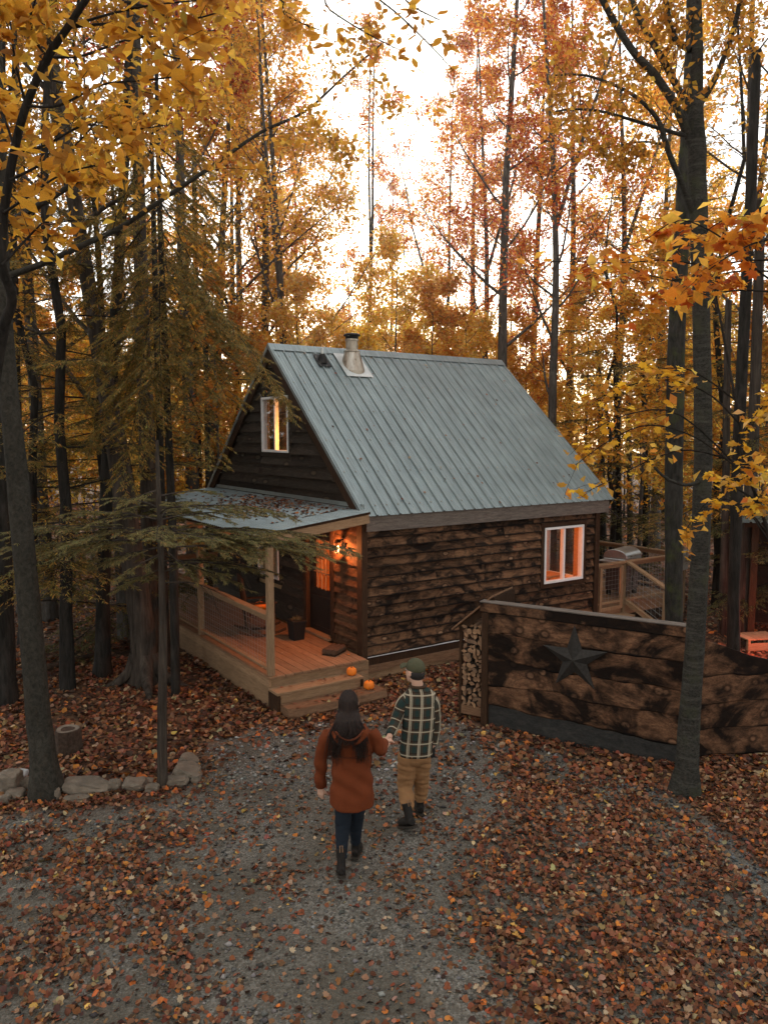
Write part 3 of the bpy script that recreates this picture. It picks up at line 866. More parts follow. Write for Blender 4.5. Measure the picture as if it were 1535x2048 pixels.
leafc = t.ramp(vr.outputs['Color'], [(.15,(.035,.018,.012)),(.4,(.085,.04,.024)),(.65,(.15,.075,.045)),(.85,(.19,.09,.035)),(.97,(.24,.15,.08))])
leafc = t.mix(.55, leafc, t.ramp(n1, [(.3,(.018,.012,.008)),(.7,(.075,.042,.025))]))
vg = t.new('ShaderNodeTexVoronoi'); t.l.new(v, vg.inputs['Vector']); vg.inputs['Scale'].default_value = 55
gv = t.ramp(vg.outputs['Color'], [(.1,(.062,.056,.047)),(.5,(.135,.124,.105)),(.9,(.25,.235,.205))])
dirt = t.ramp(n2, [(.3,(.050,.043,.032)),(.7,(.112,.097,.074))])
grav = t.mix(t.ramp(n3, [(.38,.15),(.62,.75)]), dirt, gv)
c = t.mix(sep.outputs[0], leafc, grav)
hh = t.mix(sep.outputs[0], vr.outputs['Distance'], vg.outputs['Distance'])
t.bump(hh, .6, .02)
M['ground'] = t.done(c, .95, spec=.15)
me = npmesh('ground', np.stack([X, Y, Z], -1).reshape(-1, 3), fa, M['ground'], np.repeat(pm.reshape(-1, 1), 3, 1), smooth=True)
ground = link('ground', me)
tag(ground, 'leaf-strewn forest clearing floor with a gravel track', kind='structure')

# ------------------------------------------------------------------ leaf materials (per-leaf colour comes from the leaf's own vertex colour)
def leafmat(name, trans=.45, rough=.6, sat=1.0):
    t = NT(name)
    at = t.new('ShaderNodeAttribute', attribute_name='col')
    n1 = t.noise(t.coord(), 22, 3, .6)
    br = t.ramp(n1, [(.3, .78), (.7, 1.12)])
    c = t.mix(1.0, at.outputs['Color'], br, 'MULTIPLY')
    t.inp(t.b.inputs['Base Color'], c); t.b.inputs['Roughness'].default_value = rough; t.b.inputs['Specular IOR Level'].default_value = .2
    if trans:
        tr = t.new('ShaderNodeBsdfTranslucent'); t.l.new(c, tr.inputs['Color'])
        mx = t.new('ShaderNodeMixShader'); mx.inputs[0].default_value = trans
        t.l.new(t.b.outputs[0], mx.inputs[1]); t.l.new(tr.outputs[0], mx.inputs[2]); t.l.new(mx.outputs[0], t.out.inputs['Surface'])
    return t.m
M['litter'] = leafmat('fallen_leaf', .08, .75)
M['leaf'] = leafmat('autumn_leaf', .72)
M['needle'] = leafmat('hemlock_needle', .45, .7)

def maple_outline():
    pts = []
    lobes = [(-150,.60),(-120,.48),(-95,.80),(-62,.58),(-38,.9),(-18,.64),(0,1.05),(18,.64),(38,.9),(62,.58),(95,.80),(120,.48),(150,.60)]
    for a, r in lobes: pts.append((math.sin(R_(a))*r, math.cos(R_(a))*r))
    pts.append((0, -.30))
    return np.array(pts)*.5
OVAL = np.array([(0,-.5),(.19,-.22),(.25,.05),(.15,.33),(0,.56),(-.15,.33),(-.25,.05),(-.19,-.22)])
def leaf_cloud(pos, nrm, size, cols, outline, curl=.15, rg=None, spin=None):
    """fan-triangulated leaves. pos (n,3), nrm (n,3), size (n,), cols (n,3)"""
    rg = rg or nrng
    n, k = len(pos), len(outline)
    nrm = nrm/np.linalg.norm(nrm, axis=1, keepdims=True)
    ref = rg.normal(size=(n, 3)) if spin is None else spin
    ax = np.cross(nrm, ref); ax /= np.linalg.norm(ax, axis=1, keepdims=True)+1e-9
    ay = np.cross(nrm, ax)
    o = outline
    r2 = (o**2).sum(1)
    cz = rg.uniform(-1, 1, (n, 1))*curl*4*r2[None, :] + rg.uniform(-1, 1, (n, 1))*curl*2*(np.abs(o[:, 0])[None, :]) + rg.normal(size=(n, k))*.02
    V = pos[:, None, :] + size[:, None, None]*(o[None, :, :1]*ax[:, None, :] + o[None, :, 1:]*ay[:, None, :] + cz[:, :, None]*nrm[:, None, :])
    V = np.concatenate([pos[:, None, :], V], 1)
    b = (np.arange(n)*(k+1))[:, None]
    i = np.arange(k)
    F = np.stack([np.broadcast_to(b, (n, k)), b+1+i, b+1+(i+1) % k], -1).reshape(-1, 3)
    return V.reshape(-1, 3), F, np.repeat(cols, k+1, 0)
QUAD = np.array([(0,-.5),(.30,.02),(0,.55),(-.30,.02)])
def quad_cloud(pos, nrm, size, cols, rg=None, spin=None, aspect=1.0, fold=.15):
    rg = rg or nrng
    n = len(pos)
    nrm = nrm/np.linalg.norm(nrm, axis=1, keepdims=True)
    ref = rg.normal(size=(n, 3)) if spin is None else spin
    ax = np.cross(nrm, ref); ax /= np.linalg.norm(ax, axis=1, keepdims=True)+1e-9
    ay = np.cross(ax, nrm)
    o = QUAD*np.array([aspect, 1])
    cz = np.array([0, fold, -.08, fold])
    V = pos[:, None, :] + size[:, None, None]*(o[None, :, :1]*ax[:, None, :] + o[None, :, 1:]*ay[:, None, :] + cz[None, :, None]*nrm[:, None, :])
    F = (np.arange(n)*4)[:, None] + np.arange(4)
    return V.reshape(-1, 3), F, np.repeat(cols, 4, 0)
def palette(n, pal, rg=None, jit=.15):
    rg = rg or nrng
    cs = np.array([p[1] for p in pal], float); w = np.array([p[0] for p in pal], float)
    c = cs[rg.choice(len(pal), n, p=w/w.sum())]
    return np.clip(c*(1+rg.normal(size=(n, 1))*jit)*(1+rg.normal(size=(n, 3))*jit*.4), .004, .9)

LIT0 = [(20,(.120,.042,.021)),(24,(.185,.070,.032)),(16,(.205,.095,.046)),(10,(.24,.130,.070)),(12,(.050,.025,.017)),(5,(.40,.125,.028)),(1.5,(.48,.27,.07)),(5,(.33,.23,.13)),(5,(.20,.055,.024))]
LIT = [(w_, tuple(min(.7, 1.05*c_) for c_ in c)) for w_, c in LIT0]
def scatter(n, y0, y1, dens_fn, xw=.60, xm=1.2, rg=nrng):
    y = np.sqrt(rg.uniform(y0*y0, y1*y1, n)); x = rg.uniform(-1, 1, n)*(xw*y+xm)
    k = rg.random(n) < dens_fn(x, y)
    return x[k], y[k]
cabpoly = [tuple(cab(a, b))[:2] for a, b in ((-1.82,-.30),(-1.84,-.6),(-.4,-.6),(-.4,-.28),(0,-.02),(5.5,-.02),(5.5,.0),(8.6,0),(8.6,4.7),(5.5,4.7),(5.5,6.4),(-1.82,6.3))]
def ldens(x, y):
    m = path_mask(x, y)
    drv = drive_mask(x, y)
    d = (1-m)*np.where(drv > .5, (.52+.07*np.clip(x, -2, 2)) + .48*vnoise(x, y, 1.9, 9) + .18*vnoise(x, y, 5, 6), .66+.42*vnoise(x, y, 1.6, 9)) + m*(.09+.40*np.clip(vnoise(x, y, 1.5, 4)+.5*vnoise(x, y, 4, 8)-.18, 0, 1))
    d = np.where(inpoly(x, y, cabpoly), 0, d)
    wood_left = (x < -2.2) & (y > 8.6)
    d = np.where(wood_left, d*(.72+.5*vnoise(x, y, .9, 2)), d)
    dc = segdist(x, y, [tuple(cab(-1.6,-1.1))[:2], tuple(cab(2.2,-.35))[:2]])
    d = np.maximum(d, .8*np.clip(1.2-dc/.6, 0, 1)*(~inpoly(x, y, cabpoly)))
    return np.clip(d, 0, 1)
Vs, Fs3, Fs4, Cs = [], [], [], []
base = 0
def up_norm(n, tilt, rg=nrng):
    v_ = rg.normal(size=(n, 3))*tilt; v_[:, 2] = 1
    return v_
MO = maple_outline()
MO8 = MO[[0,2,3,4,6,8,9,10,12,13]]
for (n, y0, y1, out, smin, smax, tilt) in ((26000, 4.2, 8.6, MO8, .038, .088, .6), (46000, 4.2, 8.6, MO8[[0,1,3,4,5,7]], .028, .075, .6), (64000, 8.6, 13.5, MO8[[0,1,3,4,5,7]], .05, .115, .55)):
    x, y = scatter(n, y0, y1, ldens)
    z = gh(x, y) + .006 + nrng.random(len(x))*.035*(1-path_mask(x, y)*.8)
    V, F, C = leaf_cloud(np.stack([x, y, z], 1), up_norm(len(x), tilt), nrng.uniform(smin, smax, len(x)), palette(len(x), LIT, jit=.22), out, .30)
    Vs.append(V); Fs3.append(F+base); Cs.append(C); base += len(V)
for (n, y0, y1, smin, smax) in ((30000, 13.5, 22, .07, .13), (26000, 22, 48, .12, .26)):
    x, y = scatter(n, y0, y1, lambda a, b: np.where(inpoly(a, b, cabpoly), 0, .75+.4*vnoise(a, b, .9, 2)), xm=2.5)
    z = gh(x, y) + .02 + nrng.random(len(x))*.03
    V, F, C = quad_cloud(np.stack([x, y, z], 1), up_norm(len(x), .4), nrng.uniform(smin, smax, len(x)), palette(len(x), LIT), aspect=1.3)
    Vs.append(V); Fs4.append(F+base); Cs.append(C); base += len(V)
me = npmesh('leaf_litter', np.concatenate(Vs), [np.concatenate(Fs3), np.concatenate(Fs4)], M['litter'], np.concatenate(Cs))
tag(link('leaf_litter', me), 'brown and orange fallen leaves covering the forest floor', kind='stuff')

# single bright leaves lying on top of the litter and the bare track: one object each, parts of the ground
variants = []
for nm, c in (('orange',(.52,.18,.04)), ('yellow',(.50,.32,.11)), ('pale',(.40,.30,.19)), ('rust',(.30,.10,.04)), ('pink',(.30,.17,.10))):
    for k in range(3):
        V, F, C = leaf_cloud(np.zeros((1,3)), np.array([[0,0,1.]]), np.array([1.0]), np.array([c])*nrng.uniform(.85,1.1), MO, .30, spin=np.array([[1.,0,0]]))
        variants.append(npmesh('leaf_'+nm, V, F, M['litter'], C))
x, y = scatter(2600, 4.4, 8.2, lambda a, b: np.full(a.shape, .115))
order = np.argsort(y)[:290]
for i in order:
    o = link('leaf', variants[int(nrng.choice(15, p=np.repeat([.16,.09,.25,.25,.25], 3)/3))], None, ground)
    o.location = (x[i], y[i], ghs(x[i], y[i]) + .03 + .02*(1-float(path_mask(x[i], y[i]))))
    o.rotation_euler = (nrng.normal()*.25, nrng.normal()*.25, nrng.random()*6.28)
    s = nrng.uniform(.045, .082); o.scale = (s, s, s)

# gravel
OCT = np.array([(1,0,0),(0,1,0),(-1,0,0),(0,-1,0),(0,0,1),(0,0,-1)], float)
OF = np.array([(0,1,4),(1,2,4),(2,3,4),(3,0,4),(1,0,5),(2,1,5),(3,2,5),(0,3,5)])
x, y = scatter(60000, 4.2, 12.2, lambda a, b: np.clip(np.maximum(path_mask(a, b), .55*drive_mask(a, b))*(.35+.5*vnoise(a, b, 1.1, 7)+.55*(segdist(a, b, STRIP) < .3)+.75*(b > 8.5)), 0, 1)*(~inpoly(a, b, cabpoly)))
n = len(x); s = nrng.gamma(2.2, .0052, n).clip(.004, .035)
V = OCT[None]*(s[:, None, None]*nrng.uniform(.6, 1.3, (n, 6, 1)))*np.array([1,1,.65])
a = nrng.random(n)*6.28; ca, sa = np.cos(a)[:, None], np.sin(a)[:, None]
V = np.stack([V[..., 0]*ca-V[..., 1]*sa, V[..., 0]*sa+V[..., 1]*ca, V[..., 2]], -1) + np.stack([x, y, gh(x, y)+s*.25], 1)[:, None]
F = (np.arange(n)*6)[:, None, None] + OF
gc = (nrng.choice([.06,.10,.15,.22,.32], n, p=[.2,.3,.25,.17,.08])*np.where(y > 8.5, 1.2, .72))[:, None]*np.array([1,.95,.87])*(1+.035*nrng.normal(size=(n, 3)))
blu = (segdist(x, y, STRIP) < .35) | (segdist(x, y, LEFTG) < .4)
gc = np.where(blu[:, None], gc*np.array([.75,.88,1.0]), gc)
M['gravel'] = leafmat('gravel_stone', 0, .85)
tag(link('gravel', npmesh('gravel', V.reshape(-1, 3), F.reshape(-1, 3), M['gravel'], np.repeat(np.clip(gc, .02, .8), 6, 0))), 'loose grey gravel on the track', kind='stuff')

# a few leaves stuck to the main roof
n = 46
lx = nrng.uniform(0, 5.7, n); ll = nrng.uniform(.15, 3.3, n)
pts = np.array([tuple(cab(a_, RY-b_-.015, RZ-SL*b_+.022)) for a_, b_ in zip(lx, ll)])
rn_ = CV*(-SL*cs) + Vector((0,0,cs))
V, F, C = leaf_cloud(pts, np.array([tuple(rn_)]*n)+nrng.normal(size=(n,3))*.12, nrng.uniform(.04,.075,n), palette(n, LIT), MO8, .15)
tag(link('main_roof_leaves', npmesh('main_roof_leaves', V, F, M['litter'], C)), 'few leaves stuck to the main metal roof', kind='stuff')
# leaves caught on the porch roof
n = 900
lx = nrng.beta(1.6, 3, n)*1.7+.06; ly = np.clip(nrng.normal(2.3, 1.1, n), .3, 6)
pts = np.array([tuple(cab(-a, b, 2.815-.118*a+.022)) for a, b in zip(lx, ly)])
V, F, C = leaf_cloud(pts, up_norm(n, .3), nrng.uniform(.05, .09, n), palette(n, LIT), MO8, .15)
tag(link('porch_roof_leaves', npmesh('porch_roof_leaves', V, F, M['litter'], C)), 'brown leaves collected on the porch roof', kind='stuff')
n = 45
pts = np.array([tuple(cab(nrng.uniform(-1.75,-.1), nrng.uniform(-.2,4), .468)) for _ in range(n)])
V, F, C = leaf_cloud(pts, up_norm(n, .2), nrng.uniform(.04, .08, n), palette(n, LIT), MO8, .12)
tag(link('porch_floor_leaves', npmesh('porch_floor_leaves', V, F, M['litter'], C)), 'few stray leaves on the porch floor', kind='stuff')
n = 60
pts = np.array([tuple(cab(nrng.uniform(-1.7,-.3), nrng.uniform(-.9,-.62), .158)) if k % 3 else tuple(cab(nrng.uniform(-1.7,-.5), nrng.uniform(-.57,-.33), .312)) for k in range(n)])
V, F, C = leaf_cloud(pts, up_norm(n, .2), nrng.uniform(.04, .08, n), palette(n, LIT), MO8, .12)
tag(link('step_leaves', npmesh('step_leaves', V, F, M['litter'], C)), 'fallen leaves lying on the porch steps', kind='stuff')

# ------------------------------------------------------------------ rocks along the track edge
t = NT('field_stone')
v = t.coord((1,1,3)); n1 = t.noise(v, 7, 6, .65); n2 = t.noise(v, 30, 5, .75)
rn = t.rnd()
c = t.mix(t.ramp(n2, [(.3,0.0),(.7,.6)]), t.ramp(n1, [(.3,(.11,.085,.06)),(.7,(.25,.195,.14))]), (.06,.05,.04))
t.bump(n2, .6, .01); M['stone'] = t.done(c, .9)
t = NT('pale_stone'); n1 = t.noise(t.coord(), 18, 6, .7); t.bump(n1, .5, .01)
M['pale_stone'] = t.done(t.ramp(n1, [(.3,(.22,.22,.21)),(.7,(.42,.42,.41))]), .9)
def rock(px, py, w, h, label, pale=False, tilt=0.0, seed=0):
    b = GP(px, py + h*.45)
    sc_ = b.y*1.02/1538
    W_, H_ = w*sc_, h*sc_
    bm = bmesh.new(); bmesh.ops.create_icosphere(bm, subdivisions=3, radius=1)
    sd = Vector((seed*3.1, seed*1.7, seed*.9))
    for vv in bm.verts:
        p = vv.co.copy(); q = Vector([max(-.72, min(.72, c_)) for c_ in p])*1.22
        p = p.lerp(q, .75)
        p *= 1 + .28*mnoise.noise(p*.9+sd) + .10*mnoise.noise(p*2.8+sd) + .035*mnoise.noise(p*8+sd)
        vv.co = Vector((p.x*W_*.52, p.y*min(W_, H_*2.2)*.5, p.z*H_*.52))
    me = bpy.data.meshes.new('rock'); bm.to_mesh(me); bm.free()
    o = link('rock', me, M['pale_stone'] if pale else M['stone'])
    o.location = (b.x, b.y + min(W_, H_*2.2)*.3, ghs(b.x, b.y) + H_*.46); o.rotation_euler = (0, tilt, seed)
    o.rotation_euler = (0, tilt, 0)
    return tag(o, label, 'rock', 'rocks edging the track')
RK = [(14,1566,46,48,'large rough boulder at the left picture edge'), (43,1546,20,18,'small white stone on top of the left boulder pile',1), (53,1568,30,27,'blocky brown rock leaning on the left tree trunk'),
      (28,1590,36,18,'low flat stone under the blocky brown rock'), (6,1600,22,18,'small stone at the foot of the left boulder'), (96,1588,21,22,'round whitish stone at the foot of the left trunk',1),
      (111,1587,17,25,'narrow upright stone beside the round whitish stone'), (169,1577,104,26,'long flat slab of rock right of the left trunk'), (150,1598,52,12,'thin stone wedged below the long flat slab'),
      (228,1571,26,24,'rounded stone at the right end of the long slab'), (265,1571,46,23,'grey squarish rock midway along the stone edging'), (290,1563,34,10,'thin flat stone topping the edging left of sapling'),
      (303,1576,27,17,'brown stone touching the thin sapling trunk'), (352,1563,46,19,'flat brown rock right of the thin sapling trunk'), (372,1549,56,26,'large sloping rock in the pile by the gravel'),
      (374,1529,42,26,'tilted angular rock topping the pile by the gravel'), (391,1558,20,18,'small rock at the gravel end of the pile')]
for i, r in enumerate(RK): rock(r[0], r[1], r[2], r[3], r[4], len(r) > 5, tilt=[0,.1,-.15,.05,0,.2,0,.06,0,-.1,.05,.0,.1,-.05,.2,.35,0][i], seed=i+1)

# ------------------------------------------------------------------ star wall
A0 = Vector((1.42, 10.31, 0)); A1 = Vector((3.68, 8.95, 0))
wd_ = (A1-A0).normalized(); WROT = math.atan2(wd_.y, wd_.x); WL = (A1-A0).length
sw = thing('privacy_wall', 'charred live-edge plank wall carrying a metal star', 'wall', A0, WROT)
def live_plank(parent, mat, x0, x1, z0, z1, y0, th, wav=.03, topfn=None, name='plank', ph=None):
    n = max(6, int((x1-x0)/.07)); mb = MB(); ph = rng.random()*40 if ph is None else ph
    for i in range(n+1):
        s = x0+(x1-x0)*i/n
        w = wav*(mnoise.noise((s*1.6, ph, 0))*1.5 + .5*mnoise.noise((s*5.5, ph, 2)))
        zt_ = z1 if topfn is None else topfn(s)
        zb_ = min(z0+w, zt_-.01)
        yb = .006*mnoise.noise((s*2, ph, 7))
        for y_, z_ in ((y0+yb+.012, zb_), (y0+yb-.002, zb_+.02), (y0+yb, zt_), (y0+th, zt_), (y0+th, zb_)): mb.v.append((s, y_, z_))
    for i in range(n):
        for k in range(5): mb.f.append((i*5+k, i*5+(k+1)%5, i*5+5+(k+1)%5, i*5+5+k))
    mb.f.append((0,1,2,3,4)); mb.f.append(tuple(n*5+k for k in (4,3,2,1,0)))
    return mb.build(name, mat, parent)
ZS = [(1.29,1.64,-.052),(.93,1.32,-.044),(.60,.97,-.036),(.28,.66,-.028)]
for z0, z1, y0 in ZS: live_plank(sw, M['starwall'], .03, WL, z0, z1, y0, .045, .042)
live_plank(sw, M['starwall_base'], .03, WL, -.06, .34, -.012, .035, .0, name='base_board')
MB().box(-.065, .028, -.065, .04, -.05, 1.64).build('end_post', M['trim_dark'], sw, bevel=.006)
for xx in (1.3, WL-.05): MB().box(xx-.045, xx+.045, .026, .11, -.05, 1.64).build('post', M['trim_dark'], sw)
MB().box(-.09, WL+.02, -.075, -.035, 1.60, 1.735).build('cap_board', M['starwall'], sw, bevel=.004)
MB().box(-.09, WL+.02, -.085, .07, 1.736, 1.752).build('cap_rail', M['fascia'], sw, bevel=.003)
sw2 = thing('sloping_privacy_wall', 'lower charred live-edge plank wall with downward sloping top at right', 'wall', A1 + Vector((-.06, .10, 0)), R_(11))
tf = lambda s: max(.75, 1.62 - .34*s + .025*mnoise.noise((s*3, 1, 1)))
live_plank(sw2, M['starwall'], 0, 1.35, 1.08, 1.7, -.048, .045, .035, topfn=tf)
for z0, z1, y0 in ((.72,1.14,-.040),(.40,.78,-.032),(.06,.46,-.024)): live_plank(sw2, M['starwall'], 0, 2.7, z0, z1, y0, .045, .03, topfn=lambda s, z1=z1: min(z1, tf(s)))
MB().box(1.4, 1.5, .024, .11, -.05, .98).build('post', M['trim_dark'], sw2)
# star
st = thing('metal_star', 'dark rusty five-pointed metal barn star on the plank wall', 'star', A0 + wd_*1.23 + Vector((0, 0, 1.14)), WROT)
mb = MB(); tips = []
for k in range(10):
    a = math.pi/2 + k*math.pi/5 + .03
    r = .45 if k % 2 == 0 else .17
    tips.append((r*math.cos(a)*.98, -.062, r*math.sin(a)))
mb.v = tips + [(0, -.155, .0), (0, -.060, 0)]
for k in range(10):
    mb.f.append((k, (k+1) % 10, 10)); mb.f.append(((k+1) % 10, k, 11))
mb.build('star_body', M['rust_star'], st)
MB().tube([(0,-.065,.02),(0,.0,.02)], .012, 6).build('hanger', M['black_metal'], st)

# firewood rack behind the left end of the wall, logs one by one
t = NT('log_end'); v = t.coord(); n1 = t.noise(v, 14, 4, .6)
rn = t.rnd()
c = t.mix(rn, t.ramp(n1, [(.3,(.25,.125,.062)),(.7,(.42,.245,.13))]), t.ramp(n1, [(.3,(.085,.045,.026)),(.7,(.22,.13,.075))]))
M['log_end'] = t.done(c, .9)
M['log_bark'] = plain('log_bark', (.055,.042,.032), .95, 0, .4, 40, .5)
rk = thing('firewood_rack', 'lean-to firewood rack at the left end of the star wall', 'rack', A0, WROT)
MB().box(-.475, -.435, .10, .15, -.05, 1.28).build('post', M['trim_dark'], rk)
MB().box(-.475, -.435, .50, .55, -.05, 1.28).build('post', M['trim_dark'], rk)
MB().box(-.434, .60, .095, .135, .06, .19).build('bottom_board', M['liveedge'], rk)
MB().box(-.434, .60, .50, .54, .06, .19).build('bottom_board', M['liveedge'], rk)
for k in range(4):
    y0 = .02 + .19*k
    MB().quadbox([(-.56,y0,1.26),(.05,y0,1.80),(.05,y0+.18,1.80),(-.56,y0+.18,1.26),(-.565,y0,1.285),(.045,y0,1.825),(.045,y0+.18,1.825),(-.565,y0+.18,1.285)]).build('roof_board', M['liveedge'], rk)
MB().beam((-.46,.125,1.28), (.03,.125,1.71), .045, .09).build('rafter', M['trim_dark'], rk)
MB().box(.03, .07, .05, .80, 1.55, 1.79).build('ledger', M['trim_dark'], rk)
lr = random.Random(3)
LOGS = []
def log_mesh(r, split):
    mb = MB(); n = 9
    pts = []
    if split:
        a0 = lr.random()*6.28; span = lr.choice([1.6, 2.1, 3.1])
        pts = [(0, 0)] + [(r*1.25*math.cos(a0+span*k/5), r*1.25*math.sin(a0+span*k/5)) for k in range(6)]
        cx_ = sum(p[0] for p in pts)/7; cz_ = sum(p[1] for p in pts)/7
        pts = [(a-cx_, b-cz_) for a, b in pts]
    else:
        pts = [(r*(1+.08*lr.uniform(-1,1))*math.cos(2*math.pi*k/n), r*(1+.08*lr.uniform(-1,1))*math.sin(2*math.pi*k/n)) for k in range(n)]
    mb.prism(pts, lambda a, b, d: (a, d, b), 0, .42)
    me = mb.mesh('firewood_log')
    bm = bmesh.new(); bm.from_mesh(me); bmesh.ops.recalc_face_normals(bm, faces=bm.faces); bm.to_mesh(me); bm.free()
    me.materials.append(M['log_bark']); me.materials.append(M['log_end'])
    for p in me.polygons: p.material_index = 1 if abs(p.normal.y) > .7 or (split and abs(p.normal.y) < .1 and p.area > r*.42*.9) else 0
    return me
ORD = 'bottom second third fourth fifth sixth seventh eighth ninth tenth eleventh twelfth thirteenth fourteenth fifteenth sixteenth seventeenth eighteenth nineteenth twentieth'.split()
POS = 'first second third fourth fifth sixth seventh eighth ninth tenth eleventh twelfth'.split()
zc = .19; row_i = 0
while zc < 1.30:
    rowh = lr.uniform(.068, .088); xc = -.43; col_i = 0
    while xc < .10:
        w_ = rowh*lr.uniform(.85, 1.35)
        me = log_mesh(rowh*.54, lr.random() < .8)
        o = link('firewood_log', me)
        lp = Vector((xc + w_/2, .10 + lr.uniform(-.035, .03), zc + rowh/2 + lr.uniform(-.008, .008)))
        o.location = A0 + Matrix.Rotation(WROT, 3, 'Z') @ lp; o.rotation_euler = (0, lr.random()*6.28, WROT)
        tag(o, f'firewood log in the {ORD[row_i]} row of the rack, {POS[col_i]} from left', 'log', 'stacked firewood logs'); col_i += 1
        xc += w_*.92
    zc += rowh*.90; row_i += 1

# ------------------------------------------------------------------ stump, fallen branch, pumpkins, porch things
M['stump_bark'] = plain('stump_bark', (.05,.032,.022), .95, 0, .45, 25, .8)
M['cut_wood'] = plain('old_cut_wood', (.16,.13,.10), .9, 0, .3, 14, .3)
sp_ = GP(137, 1503)
su = thing('tree_stump', 'short cut stump standing behind the left trunk', 'stump', (sp_.x, sp_.y, ghs(sp_.x, sp_.y)))
MB().lathe([(.185,-.05),(.17,.03),(.158,.12),(.155,.29),(.150,.305)], 20, mod=lambda a, z: 1+.06*math.sin(3*a+1)+.03*math.sin(9*a)).build('bark', M['stump_bark'], su)
MB().lathe([(.135,.300),(.138,.312),(.05,.300),(.02,.296)], 18, mod=lambda a, z: 1+.06*math.sin(3*a+1)).build('cut_top', M['cut_wood'], su)
a_, b_ = GP(60, 1352), GP(190, 1320)
mb = MB(); mb.tube([a_+Vector((-.5,.0,.04)), a_+Vector((0,0,.06)), a_.lerp(b_,.5)+Vector((0,0,.09)), b_+Vector((0,0,.10))], [.035,.05,.055,.04], 8)
mb.tube([a_.lerp(b_,.4)+Vector((0,0,.08)), a_.lerp(b_,.4)+Vector((.25,.35,.2))], [.02,.008], 5)
tag(mb.build('fallen_branch', M['stump_bark'], smooth=True), 'dark fallen branch lying on leaves at far left', 'branch')

def pumpkin(loc, r, label, rot=0.0):
    t_ = thing('pumpkin', label, 'pumpkin', loc, rot, 'porch pumpkins')
    prof = [(r*.25, .03*r), (r*.7, .0), (r*.95, r*.32), (r*1.0, r*.75), (r*.88, r*1.22), (r*.5, r*1.5), (r*.14, r*1.42)]
    # densify
    pr = []
    for i in range(len(prof)-1):
        for k in range(3): pr.append((prof[i][0]+(prof[i+1][0]-prof[i][0])*k/3, prof[i][1]+(prof[i+1][1]-prof[i][1])*k/3))
    pr.append(prof[-1])
    MB().lathe(pr, 40, mod=lambda a, z: 1-.075*(1-abs(math.sin(4.5*a)))**2.2).build('body', M['pumpkin'], t_, smooth=True)
    MB().tube([(0,0,r*1.38),(.0,.0,r*1.62),(r*.12,0,r*1.85),(r*.26,0,r*1.95)], [r*.16,r*.10,r*.08,r*.10], 7).build('stalk', M['stem'], t_)
    return t_
pumpkin(cab(-.50, -.44, .306), .080, 'small orange pumpkin on the upper porch step', .4)
pumpkin(cab(-.38, -.75, .150), .083, 'small orange pumpkin on the lower slab step', 1.7)

q = GP(593, 1278, .463)
bn_ = thing('planter_box', 'square black planter beside the cabin door', 'planter', (q.x, q.y, .462), CROT)
MB().quadbox([(-.10,-.10,0),(.10,-.10,0),(.10,.10,0),(-.10,.10,0),(-.125,-.125,.33),(.125,-.125,.33),(.125,.125,.33),(-.125,.125,.33)]).build('tub', M['black_bin'], bn_, bevel=.006)
MB().box(-.135, .135, -.135, .135, .305, .345).build('rim', M['black_bin'], bn_, bevel=.006)
mb = MB()
for k in range(26):
    a = k*2.4; r0 = .02+.07*(k/26)
    mb.tube([(r0*math.cos(a), r0*math.sin(a), .34), (r0*1.4*math.cos(a), r0*1.4*math.sin(a), .37+.04*lr.random())], [.006,.002], 4)
mb.build('dry_stems', M['stem'], bn_)
q = GP(668, 1306, .463)
bs = thing('boot_brush', 'brown bristle boot scraper on the porch by the steps', 'boot scraper', (q.x, q.y, .462), CROT + .55)
MB().box(-.19, .19, -.12, .12, 0, .025).build('base', M['trim_dark'], bs)
for yy in (-.085, 0, .085): MB().lathe([(.045,-.18),(.05,-.15),(.05,.15),(.045,.18)], 12, mod=lambda a, z: 1+.08*math.sin(7*a+z*60)).build('brush', M['bristle'], bs); o = bs.children[-1]; o.rotation_euler = (0, math.pi/2, 0); o.location = (0, yy, .062)
# rocking chair in the dark of the porch with a pumpkin on its seat
q = GP(520, 1268, .463)
rc = thing('rocking_chair', 'dark wooden rocking chair in the shade of the porch', 'chair', (q.x, q.y, .462), CROT + R_(75))
for sx in (-.25, .25):
    MB().tube([(sx, -.42+.14*k, .035+.16*((k-3)/3)**2*.6) for k in range(7)], .022, 6).build('rocker', M['trim_dark'], rc)
    MB().beam((sx, -.2, .06), (sx, -.2, .60), .04, .04).build('leg', M['trim_dark'], rc)
    MB().beam((sx, .2, .06), (sx, .34, 1.05), .04, .04).build('leg', M['trim_dark'], rc)
    MB().beam((sx, -.26, .61), (sx, .27, .61), .07, .025).build('armrest', M['trim_dark'], rc)
MB().box(-.25, .25, -.24, .22, .36, .395).build('seat', M['trim_dark'], rc)
for k in range(5): MB().beam((-.18+.09*k, .225, .40), (-.18+.09*k, .335, 1.0), .05, .015).build('back_slat', M['trim_dark'], rc)
MB().beam((-.27, .345, 1.03), (.27, .345, 1.03), .03, .09).build('head_rail', M['trim_dark'], rc)
pumpkin((q.x, q.y, .862), .12, 'carved-size pumpkin on the dark rocking chair seat', .2)['label'] = 'larger dim pumpkin on the seat of the porch rocking chair'

